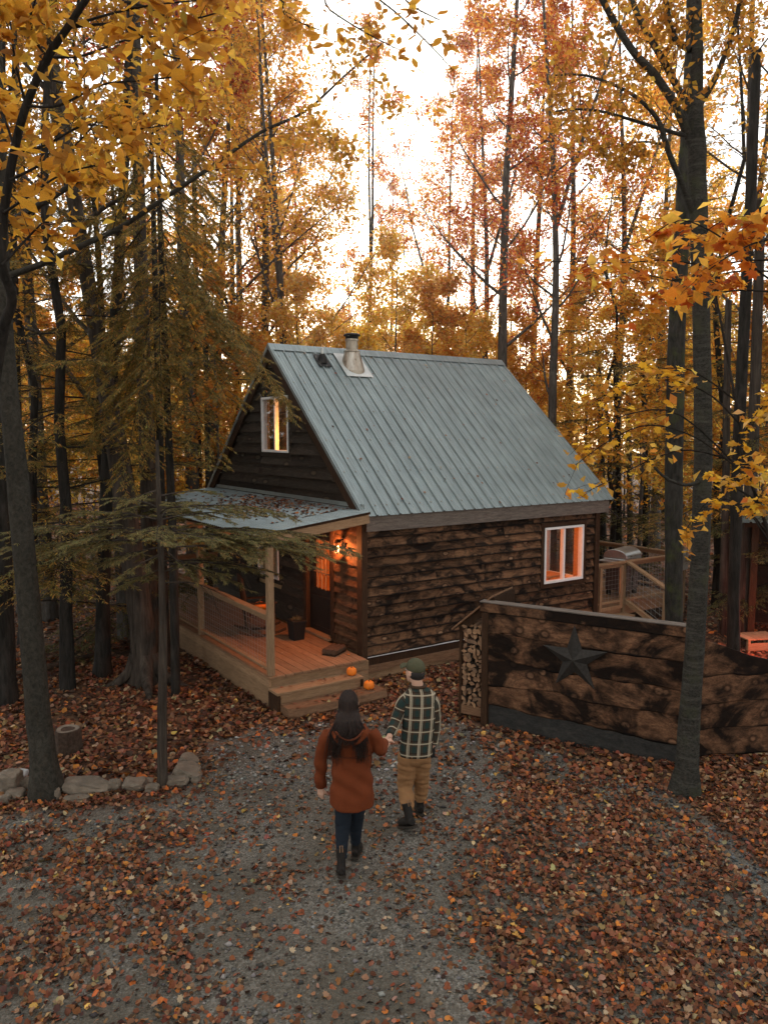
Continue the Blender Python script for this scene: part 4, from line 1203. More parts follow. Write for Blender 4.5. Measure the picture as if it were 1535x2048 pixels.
# ------------------------------------------------------------------ woodshed at the right edge with a red-lit lantern behind its post
SH = Vector((7.10, 14.6, 0))
shd = thing('woodshed', 'dark open-fronted woodshed cut off by the right picture edge', 'shed', SH, R_(-20))
for (x_, y_) in ((0,0),(2.2,0),(0,1.6),(2.2,1.6)): MB().box(x_-.06, x_+.06, y_-.06, y_+.06, -.1, 2.35).build('post', M['trim_dark'], shd)
for k in range(11): plank(shd, M['gable_siding'], lambda s, z, d: (s, 1.66+d, z), .0, 2.2, .05+.2*k, .05+.2*(k+1))
for k in range(11): plank(shd, M['gable_siding'], lambda s, z, d: (.03-d, s, z), .07, 1.55, .05+.2*k, .05+.2*(k+1))
rib_panel(shd, 'roof_panel', -.35, 2.6, lambda s, l, h: (s, l, 2.42+.12*l+h), -.4, 2.0, .2, .02, .03, minor=False)
MB().box(-.2, 2.4, -.1, -.05, 2.25, 2.42).build('header', M['trim_dark'], shd)
ln = thing('shed_lantern', 'low path lantern glowing red beside the right-hand woodshed', 'lamp', (7.0, 13.3, .62), 0)
MB().box(-.03, .03, -.03, .03, -.70, -.101).build('lantern_post', M['trim_dark'], ln)
MB().box(-.045, .045, -.045, .045, -.10, -.085).box(-.05, .05, -.05, .05, .085, .10).beam((.04,.04,-.085),(.04,.04,.085),.01,.01).beam((-.04,-.04,-.085),(-.04,-.04,.085),.01,.01).build('lantern_frame', M['black_metal'], ln)
MB().lathe([(.01,-.07),(.03,-.03),(.03,.03),(.01,.07)], 12).build('bulb', emit('red_bulb', (1,.16,.06), 10), ln)
point('lamp_light', (-.09, .05, 0), 16, (1, .13, .05), .04, ln)
bx_ = GP(1500, 1318, .52)
bb = thing('wooden_crate', 'low wooden crate lit pink beside the right-hand woodshed', 'crate', (7.0, 14.15, ghs(6.9,14.1)-.26), R_(10))
for k in range(4): MB().box(-.35+.18*k, -.35+.18*k+.17, -.25, .25, .50, .52).build('slat', M['lumber_y'], bb)
for sx in (-.32, .32):
    for sy in (-.22, .22): MB().box(sx-.025, sx+.025, sy-.025, sy+.025, 0, .499).build('leg', M['lumber_z'], bb)
for k in range(2): MB().box(-.34, .34, -.25, -.232, .12+.18*k, .26+.18*k).build('slat', M['lumber_x'], bb)
# ------------------------------------------------------------------ bark
def bark(name, dark, light, sc=(1,1,.22), scale=16, bump=.8, moss=None, bands=False):
    t = NT(name)
    v = t.coord(sc); n1 = t.noise(v, scale, 6, .68, .5); n2 = t.noise(t.coord(), 2.2, 4, .6)
    c = t.ramp(n1, [(.32, dark), (.68, light)])
    c = t.mix(t.ramp(n2, [(.35, 0.0), (.7, .45)]), c, tuple(x*.55 for x in dark))
    if bands:
        n3 = t.noise(t.coord((1,1,7)), 5, 4, .6)
        c = t.mix(t.ramp(n3, [(.5, 0.0), (.75, .5)]), c, tuple(min(1, x*1.6) for x in light))
    if moss:
        n4 = t.noise(t.coord(), 3.5, 5, .65)
        c = t.mix(t.ramp(n4, [(.52, 0.0), (.66, .7)]), c, moss)
    t.bump(n1, bump, .025)
    return t.done(c, .95, spec=.1)
M['bark_grey'] = bark('smooth_grey_bark', (.020,.018,.014), (.062,.055,.043), (1,1,.8), 26, .6)
M['bark_dark'] = bark('dark_furrowed_bark', (.010,.0085,.007), (.044,.038,.032), (1,1,.16), 18, 1.0)
M['bark_shag'] = bark('shaggy_brown_bark', (.018,.014,.011), (.095,.074,.058), (1,1,.10), 15, 1.0)
M['bark_moss'] = bark('mossy_bark', (.013,.012,.010), (.058,.052,.044), (1,1,.3), 18, .9, moss=(.055,.06,.022))
M['bark_fleck'] = bark('flecked_grey_bark', (.012,.011,.009), (.068,.063,.052), (1.2,1.2,2.0), 30, .6, moss=(.05,.052,.030), bands=True)

M['bark_mid'] = bark('grey_brown_bark', (.045,.038,.032), (.13,.115,.10), (1,1,.25), 16, .8)
ORANGE = [(4,(.76,.35,.05)),(4,(.80,.46,.08)),(2,(.66,.25,.04)),(2,(.52,.28,.06))]
YELLOW = [(4,(.82,.52,.10)),(3,(.78,.43,.07)),(2,(.70,.48,.16)),(2,(.68,.30,.05))]
RED = [(3,(.58,.13,.03)),(4,(.70,.25,.045)),(2,(.46,.08,.03)),(3,(.78,.42,.08))]
RUST = [(4,(.58,.27,.035)),(3,(.48,.20,.03)),(3,(.68,.37,.06)),(2,(.34,.16,.035))]
CRIMSON = [(4,(.40,.045,.025)),(2,(.50,.11,.03)),(2,(.28,.04,.025))]
HEM_ = [(5,(.105,.080,.026)),(4,(.145,.098,.028)),(3,(.20,.115,.03)),(3,(.065,.058,.024)),(1,(.30,.14,.03))]
HEMG_ = [(5,(.098,.088,.034)),(4,(.13,.105,.038)),(3,(.065,.062,.027)),(2,(.18,.125,.042))]
HEMD_ = [(5,(.055,.052,.022)),(4,(.08,.066,.024)),(2,(.12,.08,.026))]

HEM = [(w, tuple(c*q for c, q in zip(k, (1.85,1.85,1.5)))) for w, k in HEM_]
HEMG = [(w, tuple(c*1.8 for c in k)) for w, k in HEMG_]
HEMD = [(w, tuple(c*q for c, q in zip(k, (1.6,1.7,1.5)))) for w, k in HEMD_]
def wander(rg, p, d, L, n, jit, lift):
    pts = [p.copy()]; d = d.normalized()
    for i in range(n):
        d = (d + Vector((rg.uniform(-jit, jit), rg.uniform(-jit, jit), rg.uniform(-jit, jit)+lift))).normalized()
        p = p + d*(L/n); pts.append(p.copy())
    return pts
def along(pts, k):
    f = k*(len(pts)-1); i = min(int(f), len(pts)-2); u_ = f-i
    return pts[i].lerp(pts[i+1], u_), (pts[i+1]-pts[i]).normalized()
def perp(rg, d):
    while True:
        v_ = Vector((rg.gauss(0,1), rg.gauss(0,1), rg.gauss(0,1))); v_ -= d*v_.dot(d)
        if v_.length > .2: return v_.normalized()

def ramify(rg, mb, stem, r0, spread, n2, n3, twigs, lift=.08, sides=(5,4,3), L2=.5, L3=.45, start=.25):
    """stem polyline -> secondary and tertiary branches; returns twig polylines"""
    Ls = sum((stem[i+1]-stem[i]).length for i in range(len(stem)-1))
    for j in range(n2):
        k = start + (1-start)*(j+rg.random())/n2
        p, d = along(stem, k)
        dd = (d*rg.uniform(.5,.9) + perp(rg, d)*spread).normalized()
        L = Ls*L2*(1.15-.75*k)*rg.uniform(.7, 1.2)
        b2 = wander(rg, p, dd, L, 4, .22, lift)
        r2 = max(.004, r0*(1-k*.75)*.45)
        mb.tube(b2, [r2*(1-.2*i) for i in range(5)], sides[1], False)
        for q in range(n3):
            k3 = .2 + .8*(q+rg.random())/n3
            p3, d3 = along(b2, k3)
            dd3 = (d3*.6 + perp(rg, d3)*spread).normalized()
            b3 = wander(rg, p3, dd3, L*L3*rg.uniform(.6,1.2)*(1.2-.5*k3), 3, .25, lift*.6)
            mb.tube(b3, [max(.0025, r2*.35), max(.0022, r2*.28), .002, .0016], sides[2], False)
            twigs.append(b3)
        twigs.append(b2[2:])
    twigs.append(stem[-3:])

def twig_leaves(nr, twigs, n, size, pal, spread, droop=.3, flat=.5, aspect=1.0):
    """leaf quads scattered round the twigs"""
    tw = [np.array([tuple(p) for p in t_]) for t_ in twigs]
    ii = nr.integers(0, len(tw), n); kk = np.sqrt(nr.random(n))
    pos = np.empty((n, 3))
    for i in range(n):
        t_ = tw[ii[i]]; f = kk[i]*(len(t_)-1); a = min(int(f), len(t_)-2)
        pos[i] = t_[a] + (t_[a+1]-t_[a])*(f-a)
    pos += nr.normal(size=(n, 3))*spread*np.array([1,1,.75]); pos[:, 2] -= abs(nr.normal(size=n))*spread*droop
    nm = nr.normal(size=(n, 3)); nm[:, 2] = nm[:, 2]*.6 + flat*2
    sz = nr.uniform(size[0], size[1], n)
    return quad_cloud(pos, nm, sz, palette(n, pal, nr), nr, aspect=aspect)

def leafmat_vary(m):
    n, l = m.node_tree.nodes, m.node_tree.links
    oi = n.new('ShaderNodeObjectInfo'); hs = n.new('ShaderNodeHueSaturation')
    mr = n.new('ShaderNodeMapRange'); mr.inputs[3].default_value = .494; mr.inputs[4].default_value = .516
    mv = n.new('ShaderNodeMapRange'); mv.inputs[3].default_value = .92; mv.inputs[4].default_value = 1.22
    l.new(oi.outputs['Random'], mr.inputs[0]); l.new(oi.outputs['Random'], mv.inputs[0])
    l.new(mr.outputs[0], hs.inputs['Hue']); l.new(mv.outputs[0], hs.inputs['Value'])
    at = [x for x in n if x.type == 'ATTRIBUTE'][0]
    for lk in list(at.outputs['Color'].links):
        ts = lk.to_socket; l.remove(lk); l.new(hs.outputs['Color'], ts)
    l.new(at.outputs['Color'], hs.inputs['Color'])
leafmat_vary(M['leaf'])

def forest_tree(seed, H, base, R, r0, nprim, nleaf, size, pal, lean=.02, lift=.10, spread_leaf=.16, up=(.5,.9), n2=6, n3=4, fork=0, trunk_frac=.95):
    """a woodland tree in its own space; returns (trunk MB, (V,F,C))"""
    rg = random.Random(seed); nr = np.random.default_rng(seed)
    mb = MB(); n = 12
    pts = [Vector((0,0,-.15))]; d = Vector((rg.uniform(-lean,lean), rg.uniform(-lean,lean), 1))
    for i in range(n):
        d = (d + Vector((rg.gauss(0,.018), rg.gauss(0,.018), .05))).normalized()
        pts.append(pts[-1] + d*(H*trunk_frac/n))
    rad = [r0*(1.35 if i == 0 else (1.08 if i == 1 else 1))*(1-.88*(i/n)**1.1) for i in range(n+1)]
    mb.tube(pts, rad, 9, False)
    twigs = []
    if fork:
        p, dd = along(pts, fork); r_f = r0*(1-.88*fork**1.1)*.8
        st_ = wander(rg, p, Vector((rg.choice([-1,1])*.35, rg.uniform(-.3,.3), 1)), H*(1-fork)*.9, 6, .08, .08)
        mb.tube(st_, [r_f*(1-.14*i) for i in range(7)], 7, False)
        ramify(rg, mb, st_, r_f, .8, nprim//2, n3, twigs, lift, start=.2, L2=.35)
    for i in range(nprim):
        k = base/H + (1-base/H)*((i+rg.random())/nprim)**.9
        k = min(k, .98)
        p, dd = along(pts, k)
        a = i*2.4 + rg.uniform(-.5,.5)
        o = Vector((math.cos(a), math.sin(a), rg.uniform(*up)))
        kk = (k-base/H)/(1-base/H)
        L = R*(.55+.45*math.sin(min(1, kk*1.4+.25)*math.pi*.75))*(1.1-.75*kk)*rg.uniform(.75,1.25)
        r1 = max(.010, r0*(1-.88*k)*.42)
        st_ = wander(rg, p, o, L, 6, .13, lift)
        mb.tube(st_, [r1*(1-.13*q) for q in range(7)], 5, False)
        ramify(rg, mb, st_, r1, .75, n2, n3, twigs, lift)
    lv = twig_leaves(nr, twigs, nleaf, size, pal, spread_leaf)
    return mb, lv

def hemlock_spray(nr, twigs, n, blen, pal, planes=None):
    """short flat needle blades set both sides of the twigs"""
    tw = [np.array([tuple(p) for p in t_]) for t_ in twigs]
    w = np.array([np.linalg.norm(t_[-1]-t_[0])+.02 for t_ in tw]); w /= w.sum()
    ii = nr.choice(len(tw), n, p=w); kk = nr.random(n)
    pos = np.empty((n, 3)); dr = np.empty((n, 3))
    for i in range(n):
        t_ = tw[ii[i]]; f = kk[i]*(len(t_)-1); a = min(int(f), len(t_)-2)
        dr[i] = t_[a+1]-t_[a]; pos[i] = t_[a] + dr[i]*(f-a)
    dr /= np.linalg.norm(dr, axis=1, keepdims=True)+1e-9
    sd = np.cross(dr, np.array([0,0,1.])); sd /= np.linalg.norm(sd, axis=1, keepdims=True)+1e-9
    s = nr.choice([-1., 1.], n)[:, None]
    ax = dr*nr.uniform(.35, 1.0, (n, 1)) + s*sd*nr.uniform(.3, 1.0, (n, 1)) + np.array([0,0,-.22]) + nr.normal(size=(n, 3))*.16
    ax /= np.linalg.norm(ax, axis=1, keepdims=True)
    L = nr.uniform(blen*.55, blen*1.2, n)[:, None]
    nm = np.array([0,0,1.]) + nr.normal(size=(n, 3))*.35
    wv = np.cross(ax, nm); wv /= np.linalg.norm(wv, axis=1, keepdims=True); wv *= L*nr.uniform(.065, .11, (n, 1))
    a = pos; V = np.stack([a, a+ax*L*.45+wv, a+ax*L, a+ax*L*.45-wv], 1)
    F = (np.arange(n)*4)[:, None] + np.arange(4)
    return V.reshape(-1, 3), F, np.repeat(palette(n, pal, nr, .2), 4, 0)

def hem_branch(rg, mb, p, d, L, r, twigs, dens=9, droop=-.035):
    st_ = wander(rg, p, d, L, 7, .07, droop)
    mb.tube(st_, [r*(1-.12*i) for i in range(8)], 5, False)
    nt = max(4, int(L*dens))
    for j in range(nt):
        k = .12 + .88*(j+rg.random())/nt
        q, dd = along(st_, k)
        sd = dd.cross(Vector((0,0,1))).normalized()*(1 if j % 2 else -1)
        tl = L*.42*(1.05-.80*k)*rg.uniform(.55,1.15) + .08
        t_ = wander(rg, q, dd*.75 + sd*.8 + Vector((0,0,rg.uniform(-.1,.1))), tl, 4, .10, -.05)
        mb.tube(t_, [.0045,.004,.003,.0025,.002], 3, False)
        twigs.append(t_)
        for m_ in range(max(2, int(tl*9))):
            q2, d2 = along(t_, .15+.85*rg.random())
            s2 = d2.cross(Vector((0,0,1)))
            if s2.length < .1: continue
            s2 = s2.normalized()*rg.choice([-1,1])
            t2 = wander(rg, q2, d2*.8+s2*.7, tl*.35*rg.uniform(.5,1.1)+.03, 2, .1, -.06)
            twigs.append(t2)
    twigs.append(st_[3:])
    return st_
def hemlock(seed, H, base, R, r0, nb, nblade, blen, pal, path=None, taper=.85, zmax=None):
    rg = random.Random(seed); nr = np.random.default_rng(seed); mb = MB(); twigs = []
    if path is None: path = [Vector((rg.gauss(0,.03)*i, rg.gauss(0,.03)*i, -.15+H*i/10)) for i in range(11)]
    n = len(path)
    mb.tube(path, [r0*(1.3 if i == 0 else 1)*(1-taper*(i/(n-1))) for i in range(n)], 10, False)
    for i in range(nb):
        k = base + (1-base)*(i+rg.random()*.8)/nb
        p, dd = along(path, min(.995, k)); a = i*2.399+rg.uniform(-.4,.4)
        kk = (k-base)/(1-base)
        L = R*(1.0-.72*kk)*rg.uniform(.6,1.1)
        hem_branch(rg, mb, p, Vector((math.cos(a), math.sin(a), rg.uniform(-.12,.18))), L, max(.006, r0*.20*(1-.7*k)), twigs)
    return mb, twigs, nr

def put_tree(name, label, mb, lv, barkm, leafm, loc=(0,0,0), rot=0, scale=1, group=None, meshes=None, crown='crown'):
    t_ = thing(name, label, 'tree', loc, rot, group); t_.scale = (scale,)*3
    if meshes is None:
        tm = mb.mesh(name+'_trunk'); tm.materials.append(barkm)
        tm.polygons.foreach_set('use_smooth', [True]*len(tm.polygons))
        cm = npmesh(name+'_crown', lv[0], lv[1], leafm, lv[2])
        meshes = (tm, cm)
    link('trunk', meshes[0], None, t_); link(crown, meshes[1], None, t_)
    t_['_m'] = 0; del t_['_m']
    return t_, meshes

# ------------------------------------------------------------------ variants used for the woods behind
def mk(seed, *a, barkm='bark_mid', **k):
    mb, lv = forest_tree(seed, *a, **k)
    tm = mb.mesh('woodland_trunk'); tm.materials.append(M[barkm]); tm.polygons.foreach_set('use_smooth', [True]*len(tm.polygons))
    return tm, npmesh('woodland_crown', lv[0], lv[1], M['leaf'], lv[2])
TALL = {
 'red1': mk(11, 19, 6.5, 3.4, .17, 16, 9000, (.07,.13), RED, spread_leaf=.13, n2=7, n3=4),
 'red2': mk(12, 18, 5.0, 3.0, .14, 16, 7500, (.07,.13), RED, spread_leaf=.13, n2=7, n3=4, fork=.55),
 'or1':  mk(13, 18, 5.5, 3.8, .17, 16, 8500, (.08,.14), ORANGE, spread_leaf=.16),
 'or2':  mk(14, 16, 4.0, 3.6, .15, 16, 8000, (.08,.14), ORANGE, spread_leaf=.16, fork=.5),
 'rust1': mk(15, 17, 4.0, 4.2, .18, 17, 13000, (.08,.14), RUST, spread_leaf=.18),
 'cr1':  mk(16, 17, 7.0, 3.4, .16, 14, 11000, (.07,.13), CRIMSON, spread_leaf=.15),
 'thin': mk(17, 19, 8.0, 2.4, .11, 12, 4200, (.07,.12), RED, spread_leaf=.12, n2=6, n3=4, barkm='bark_grey', fork=.45),
}
SAP = {
 'y1': mk(21, 8.5, 1.5, 2.3, .055, 18, 8500, (.07,.13), YELLOW, spread_leaf=.13, up=(.3,.8), n2=5, n3=3),
 'y2': mk(22, 7.0, 1.0, 2.2, .05, 18, 8500, (.07,.13), YELLOW, spread_leaf=.13, up=(.2,.7), n2=5, n3=3, fork=.4),
 'o1': mk(23, 8.0, 1.2, 2.4, .055, 18, 8500, (.07,.13), ORANGE, spread_leaf=.13, up=(.3,.8), n2=5, n3=3),
}
def mkh(seed, *a, pal=HEMD, nblade=46000, blen=.085, **k):
    mb, tw, nr = hemlock(seed, *a, nblade, blen, pal, **k)
    lv = hemlock_spray(nr, tw, nblade, blen, pal)
    tm = mb.mesh('hemlock_trunk'); tm.materials.append(M['bark_dark']); tm.polygons.foreach_set('use_smooth', [True]*len(tm.polygons))
    return tm, npmesh('hemlock_crown', lv[0], lv[1], M['needle'], lv[2])
HEMS = {
 'h1': mkh(31, 13, .10, 3.0, .095, 46, pal=HEM),
 'h2': mkh(32, 11, .08, 2.6, .085, 42, pal=HEMD),
 'h3': mkh(33, 14, .14, 3.2, .10, 48, pal=HEM),
}
def plant(lib, key, x, y, label, cat_name, rot=0.0, sc=1.0, group=None):
    t_, _ = put_tree(cat_name, label, None, None, None, None, (x, y, ghs(x, y)), rot, sc, group, lib[key])
    return t_
def bx_at(px, Y): return (px-767.5)/1538*Y/ (math.cos(PITCH)) * 1.0

# tall trees one can tell apart behind the cabin (photo x of the trunk, depth)
GB = 'trees behind the cabin'
MID = [
 ('red1', 1000, 21.5, 'tall straight grey trunk rising from the right end of the roof ridge', 'maple_tree', .3, 1.05),
 ('red2', 1103, 20.4, 'tall dark trunk just right of the roof with red leaves', 'maple_tree', 1.9, 1.0),
 ('red1', 1133, 24.0, 'forked trunk close behind the tall dark trunk right of roof', 'maple_tree', 4.0, .95),
 ('thin', 737, 25.0, 'slender bare tree straight behind the stove pipe', 'maple_tree', 2.2, .95),
 ('or2', 583, 20.5, 'forked grey tree behind the left end of the ridge', 'maple_tree', .9, 1.0),
 ('or1', 527, 21.5, 'tall pale trunk left of the forked tree behind the gable', 'birch_tree', 3.1, 1.0),
 ('cr1', 470, 24.0, 'crimson-leaved maple high above the left hemlocks', 'maple_tree', 5.0, 1.1),
 ('thin', 880, 27.0, 'spindly reddish tree seen against the sky right of stove pipe', 'maple_tree', .2, .9),
 ('thin', 820, 31.0, 'thin leaning sapling cluster low against the bright sky', 'maple_tree', 3.6, .75),
 ('red2', 965, 25.5, 'red maple just left of the straight grey trunk', 'maple_tree', 2.9, 1.0),
 ('red1', 1062, 27.0, 'red maple between the straight trunk and dark trunk', 'maple_tree', 5.2, 1.0),
 ('cr1', 385, 19.0, 'crimson maple top left of the sky gap', 'maple_tree', 2.4, 1.15),

 ('red2', 1230, 23.0, 'red-orange maple above the right end of the roof eave', 'maple_tree', 2.7, 1.0),
 ('or1', 1310, 26.0, 'orange maple crown between the two near right trunks', 'maple_tree', .6, 1.0),
 ('or2', 1460, 19.0, 'bright orange maple crown in the upper right corner', 'maple_tree', 1.2, 1.1),
 ('rust1', 420, 20.5, 'rust-leaved beech crown above the porch side hemlocks', 'beech_tree', 2.0, 1.0),
 ('rust1', 250, 15.0, 'rusty orange beech crown above the leaning trunk', 'beech_tree', 4.4, 1.0),
 ('or1', 90, 16.5, 'orange-leaved maple crown in the far upper left', 'maple_tree', .1, 1.0),
 ('red1', 940, 29.0, 'sparse red maple filling the sky left of straight trunk', 'maple_tree', 1.4, 1.0),
]
for key, px, Y, lab, nm, rot, s in MID: plant(TALL, key, bx_at(px, Y), Y, lab, nm, rot, s, GB)
GS = 'golden saplings behind the cabin'
SPS = [('o1',705,24,'orange sapling just left behind the stove pipe'), ('y1',770,28,'tall pale yellow sapling low in the sky gap'), ('o1',850,24.5,'orange sapling behind the roof centre'), ('y2',955,27.5,'pale yellow sapling left of the straight trunk deep behind'), ('o1',820,29,'distant orange sapling in the sky gap'), ('y1',640,30,'distant yellow sapling left of the stove pipe'), ('y1',560,22.5,'yellow sapling between the two trunks behind the gable'), ('y2',735,26,'pale yellow sapling deep behind the stove pipe'), ('y1',900,26,'golden sapling deep behind the roof centre'), ('y2',1010,25,'yellow sapling behind the straight trunk'), ('y1',600,19.5,'golden sapling glowing behind the ridge left of stove pipe'), ('y2',680,22,'yellow sapling directly behind the stove pipe base'), ('y1',790,21,'golden sapling right of the stove pipe'),
       ('o1',860,20,'orange sapling over the middle of the roof ridge'), ('y2',940,22,'yellow sapling beside the straight trunk on its left'), ('o1',1050,22.5,'orange sapling between the two tall trunks right of roof'),
       ('y1',1165,23,'golden sapling over the lower right roof edge'), ('o1',1280,19,'orange sapling behind the dark evergreen right of roof'), ('y2',505,21.5,'golden sapling left of the gable'),
       ('o1',440,19,'orange sapling seen through the left hemlocks'), ('y1',340,20,'yellow sapling deep behind the left trunks'), ('o1',140,19,'orange sapling at far left behind trunks'), ('y1',30,17,'yellow sapling left of the left beech'), ('y2',230,17.5,'golden sapling between the leaning tree and dark trunk'), ('o1',60,24,'distant orange sapling at the left edge'), ('y1',390,23,'distant golden sapling left of the gable'), ('y2',180,25,'distant yellow sapling in the left woods'),
       ('y2',1400,20,'yellow sapling behind the back deck'), ('o1',1520,17,'orange sapling above the woodshed')]
for i, (key, px, Y, lab) in enumerate(SPS): plant(SAP, key, bx_at(px, Y), Y, lab, 'sapling', i*1.7, .95+.2*((i*7) % 5)/5, GS)
GH = 'hemlocks in the woods'
HMS = [('h1',60,13.0,'broad brown-green hemlock at far left'), ('h3',200,15.5,'tall hemlock behind the leaning trunk'), ('h2',262,15.0,'dark hemlock left of the gable'), ('h1',478,21.5,'hemlock close behind the left gable eave'),
       ('h2',1222,20.0,'dark evergreen right of the roof slope'), ('h3',1440,17.5,'tall dark hemlock behind the back deck'), ('h2',1560,15.5,'dark hemlock over the woodshed'), ('h1',1350,21.0,'hemlock deep behind the mossy trunk'), ('h3',-60,16,'hemlock mostly outside the left picture edge'),
       ('h3',120,11.8,'feathery hemlock between the left beech and leaning tree'), ('h2',290,19.5,'small hemlock deep in the left woods')]
for i, (key, px, Y, lab) in enumerate(HMS): plant(HEMS, key, bx_at(px, Y), Y, lab, 'hemlock_tree', i*2.3, .95+.1*((i*3) % 4)/4, GH)

# the far wood: one mass
fr_ = np.random.default_rng(5)
def arr(me):
    v_ = np.empty(len(me.vertices)*3, np.float32); me.vertices.foreach_get('co', v_)
    lv_ = np.empty(len(me.loops), np.int32); me.loops.foreach_get('vertex_index', lv_)
    c_ = None
    if 'col' in me.attributes:
        c_ = np.empty(len(me.vertices)*4, np.float32); me.attributes['col'].data.foreach_get('color', c_); c_ = c_.reshape(-1, 4)[:, :3]
    return v_.reshape(-1, 3), lv_.reshape(-1, 4), c_
simp = {}
for k_, me in [('a',TALL['or1']),('b',TALL['or2']),('c',SAP['y1']),('d',SAP['o1']),('e',TALL['rust1']),('f',SAP['y2']),('g',HEMS['h2']),('r',TALL['red1'])]:
    tv, tf_, _ = arr(me[0]); cv, cf_, cc_ = arr(me[1]); simp[k_] = (tv, tf_, cv, cf_, cc_)
def wood_mass(name, label, spots, frac, cap, grow=1.7):
    VV, FF, CC, MI = [], [], [], []; base = 0
    for X_, Y_, key in spots:
        tv, tf_, cv, cf_, cc_ = simp[key]
        n_l = len(cf_); keep = fr_.random(n_l) < min(frac, cap/n_l)
        a = fr_.random()*6.28; s = fr_.uniform(.8, 1.25); Rm = np.array([[math.cos(a),-math.sin(a),0],[math.sin(a),math.cos(a),0],[0,0,1]])*s
        off = np.array([X_, Y_, ghs(X_, Y_)])
        tfk = tf_[:int(len(tf_)*.22)]; used_t = tfk.max()+1
        VV.append(tv[:used_t]@Rm.T+off); FF.append(tfk+base); CC.append(np.full((used_t, 3), .05)); MI.append(np.zeros(len(tfk))); base += used_t
        ck = cf_[keep]; cvv = cv[ck].reshape(-1, 4, 3); ctr = cvv.mean(1, keepdims=True); cvv = ((cvv-ctr)*grow+ctr).reshape(-1, 3)
        VV.append(cvv@Rm.T+off); FF.append(np.arange(len(cvv)).reshape(-1, 4)+base); CC.append(cc_[ck].reshape(-1, 3)*fr_.uniform(.85,1.1)); MI.append(np.ones(len(ck))); base += len(cvv)
    me = npmesh(name, np.concatenate(VV), np.concatenate(FF), None, np.concatenate(CC), mats=[M['bark_dark'], M['leaf']], midx=np.concatenate(MI))
    return tag(link(name, me), label, kind='stuff')
keys = list('aabcccddeffgr')
sp = []
for i in range(46):
    Y_ = fr_.uniform(29, 60); px_ = fr_.uniform(-150, 1690); key = keys[fr_.integers(len(keys))]
    if 760 < px_ < 1300 and key in 'abe': key = 'c'
    sp.append(((px_-767.5)/1538*Y_, Y_, key))
for i in range(44):
    Y_ = fr_.uniform(33, 52); px_ = -120 + 1780*(i+fr_.random())/44; sp.append(((px_-767.5)/1538*Y_, Y_, 'cdf'[i % 3]))
wood_mass('far_wood', 'far autumn wood of orange and yellow trees', sp, .30, 2300)
# the wood goes on behind and beside the viewpoint and shades the clearing
sp = []
for X_, Y_ in ((-6,-5),(-2,-8),(2.5,-6),(6.5,-4.5),(-10,-2),(10.5,-1),(-9.5,3.5),(9.5,4.5),(-13,7),(13,8.5),(0,-13),(-6,-12),(6,-12),(-13,-8),(13,-7),(-16,1),(16,3),(11,12.5),(-11.5,12),(-8,-17),(3,-18),(10,-16)):
    sp.append((X_, Y_, 'abera'[len(sp) % 5]))
wood_mass('surrounding_wood', 'autumn wood standing around the clearing outside the picture', sp, .42, 6000, 1.6)
# bare poles of the wood seen low between the near trees
GT = 'dark trunks in the woods'

# ------------------------------------------------------------------ near trees, placed trunk by trunk
def pxpath(l, Y): 
    return [P(a, b, Y if len(r) == 0 else r[0]) for a, b, *r in l]
def wpx(w, Y): return w/1538*Y*1.0/2
def hero(name, label, barkm, path, rad, branches=(), sides=14, flare=None, leaves=None, leafm=None, group=None, extra=None):
    """path in world space; root Empty at the base"""
    b = Vector((path[0].x, path[0].y, ghs(path[0].x, path[0].y)))
    t_ = thing(name, label, 'tree', b, 0, group)
    mb = MB(); pp = [p-b for p in path]
    # densify
    q, rr = [], []
    for i in range(len(pp)-1):
        for k in range(4):
            u_ = k/4; q.append(pp[i].lerp(pp[i+1], u_) + Vector((mnoise.noise(pp[i]*1.3+Vector((k*.3,0,0))), mnoise.noise(pp[i]*1.7+Vector((0,k*.3,5))), 0))*rad[i]*.12); rr.append(rad[i]+(rad[i+1]-rad[i])*u_)
    q.append(pp[-1]); rr.append(rad[-1])
    b0 = len(mb.v); mb.tube(q, rr, sides, False)
    for i in range(b0, len(mb.v)):          # lumpy cross-section and root flare
        v_ = Vector(mb.v[i]); k = (i-b0)//sides; c_ = q[k]; a = ((i-b0) % sides)/sides*2*math.pi
        f_ = 1 + .07*mnoise.noise((math.cos(a)*1.5, math.sin(a)*1.5, v_.z*.8)) + .03*mnoise.noise((math.cos(a)*5, math.sin(a)*5, v_.z*2))
        if flare and v_.z < flare[0]: f_ *= 1 + (flare[1]+flare[2]*(.5+.5*math.sin(a*flare[3]+1)))*(1-max(0, v_.z)/flare[0])**2
        mb.v[i] = tuple(c_ + (v_-c_)*f_)
    for pts_, r_ in branches:
        pts_ = [p-b for p in pts_]; n = len(pts_); mb.tube(pts_, [r_[0]+(r_[1]-r_[0])*i/(n-1) for i in range(n)], 7, False)
    if extra: extra(mb, b)
    o = mb.build('trunk', barkm, t_, smooth=True, fix=False)
    return t_, b

def smooth_path(pts, n=4):
    out = []
    m = len(pts)
    for i in range(m-1):
        p0, p1, p2, p3 = pts[max(0,i-1)], pts[i], pts[i+1], pts[min(m-1,i+2)]
        for k in range(n):
            u_ = k/n
            out.append(.5*((2*p1)+(p2-p0)*u_+(2*p0-5*p1+4*p2-p3)*u_*u_+(3*p1-p0-3*p2+p3)*u_**3))
    out.append(pts[-1])
    return out
def base_of(l, Y):
    p = P(l[0], l[1], Y); return p

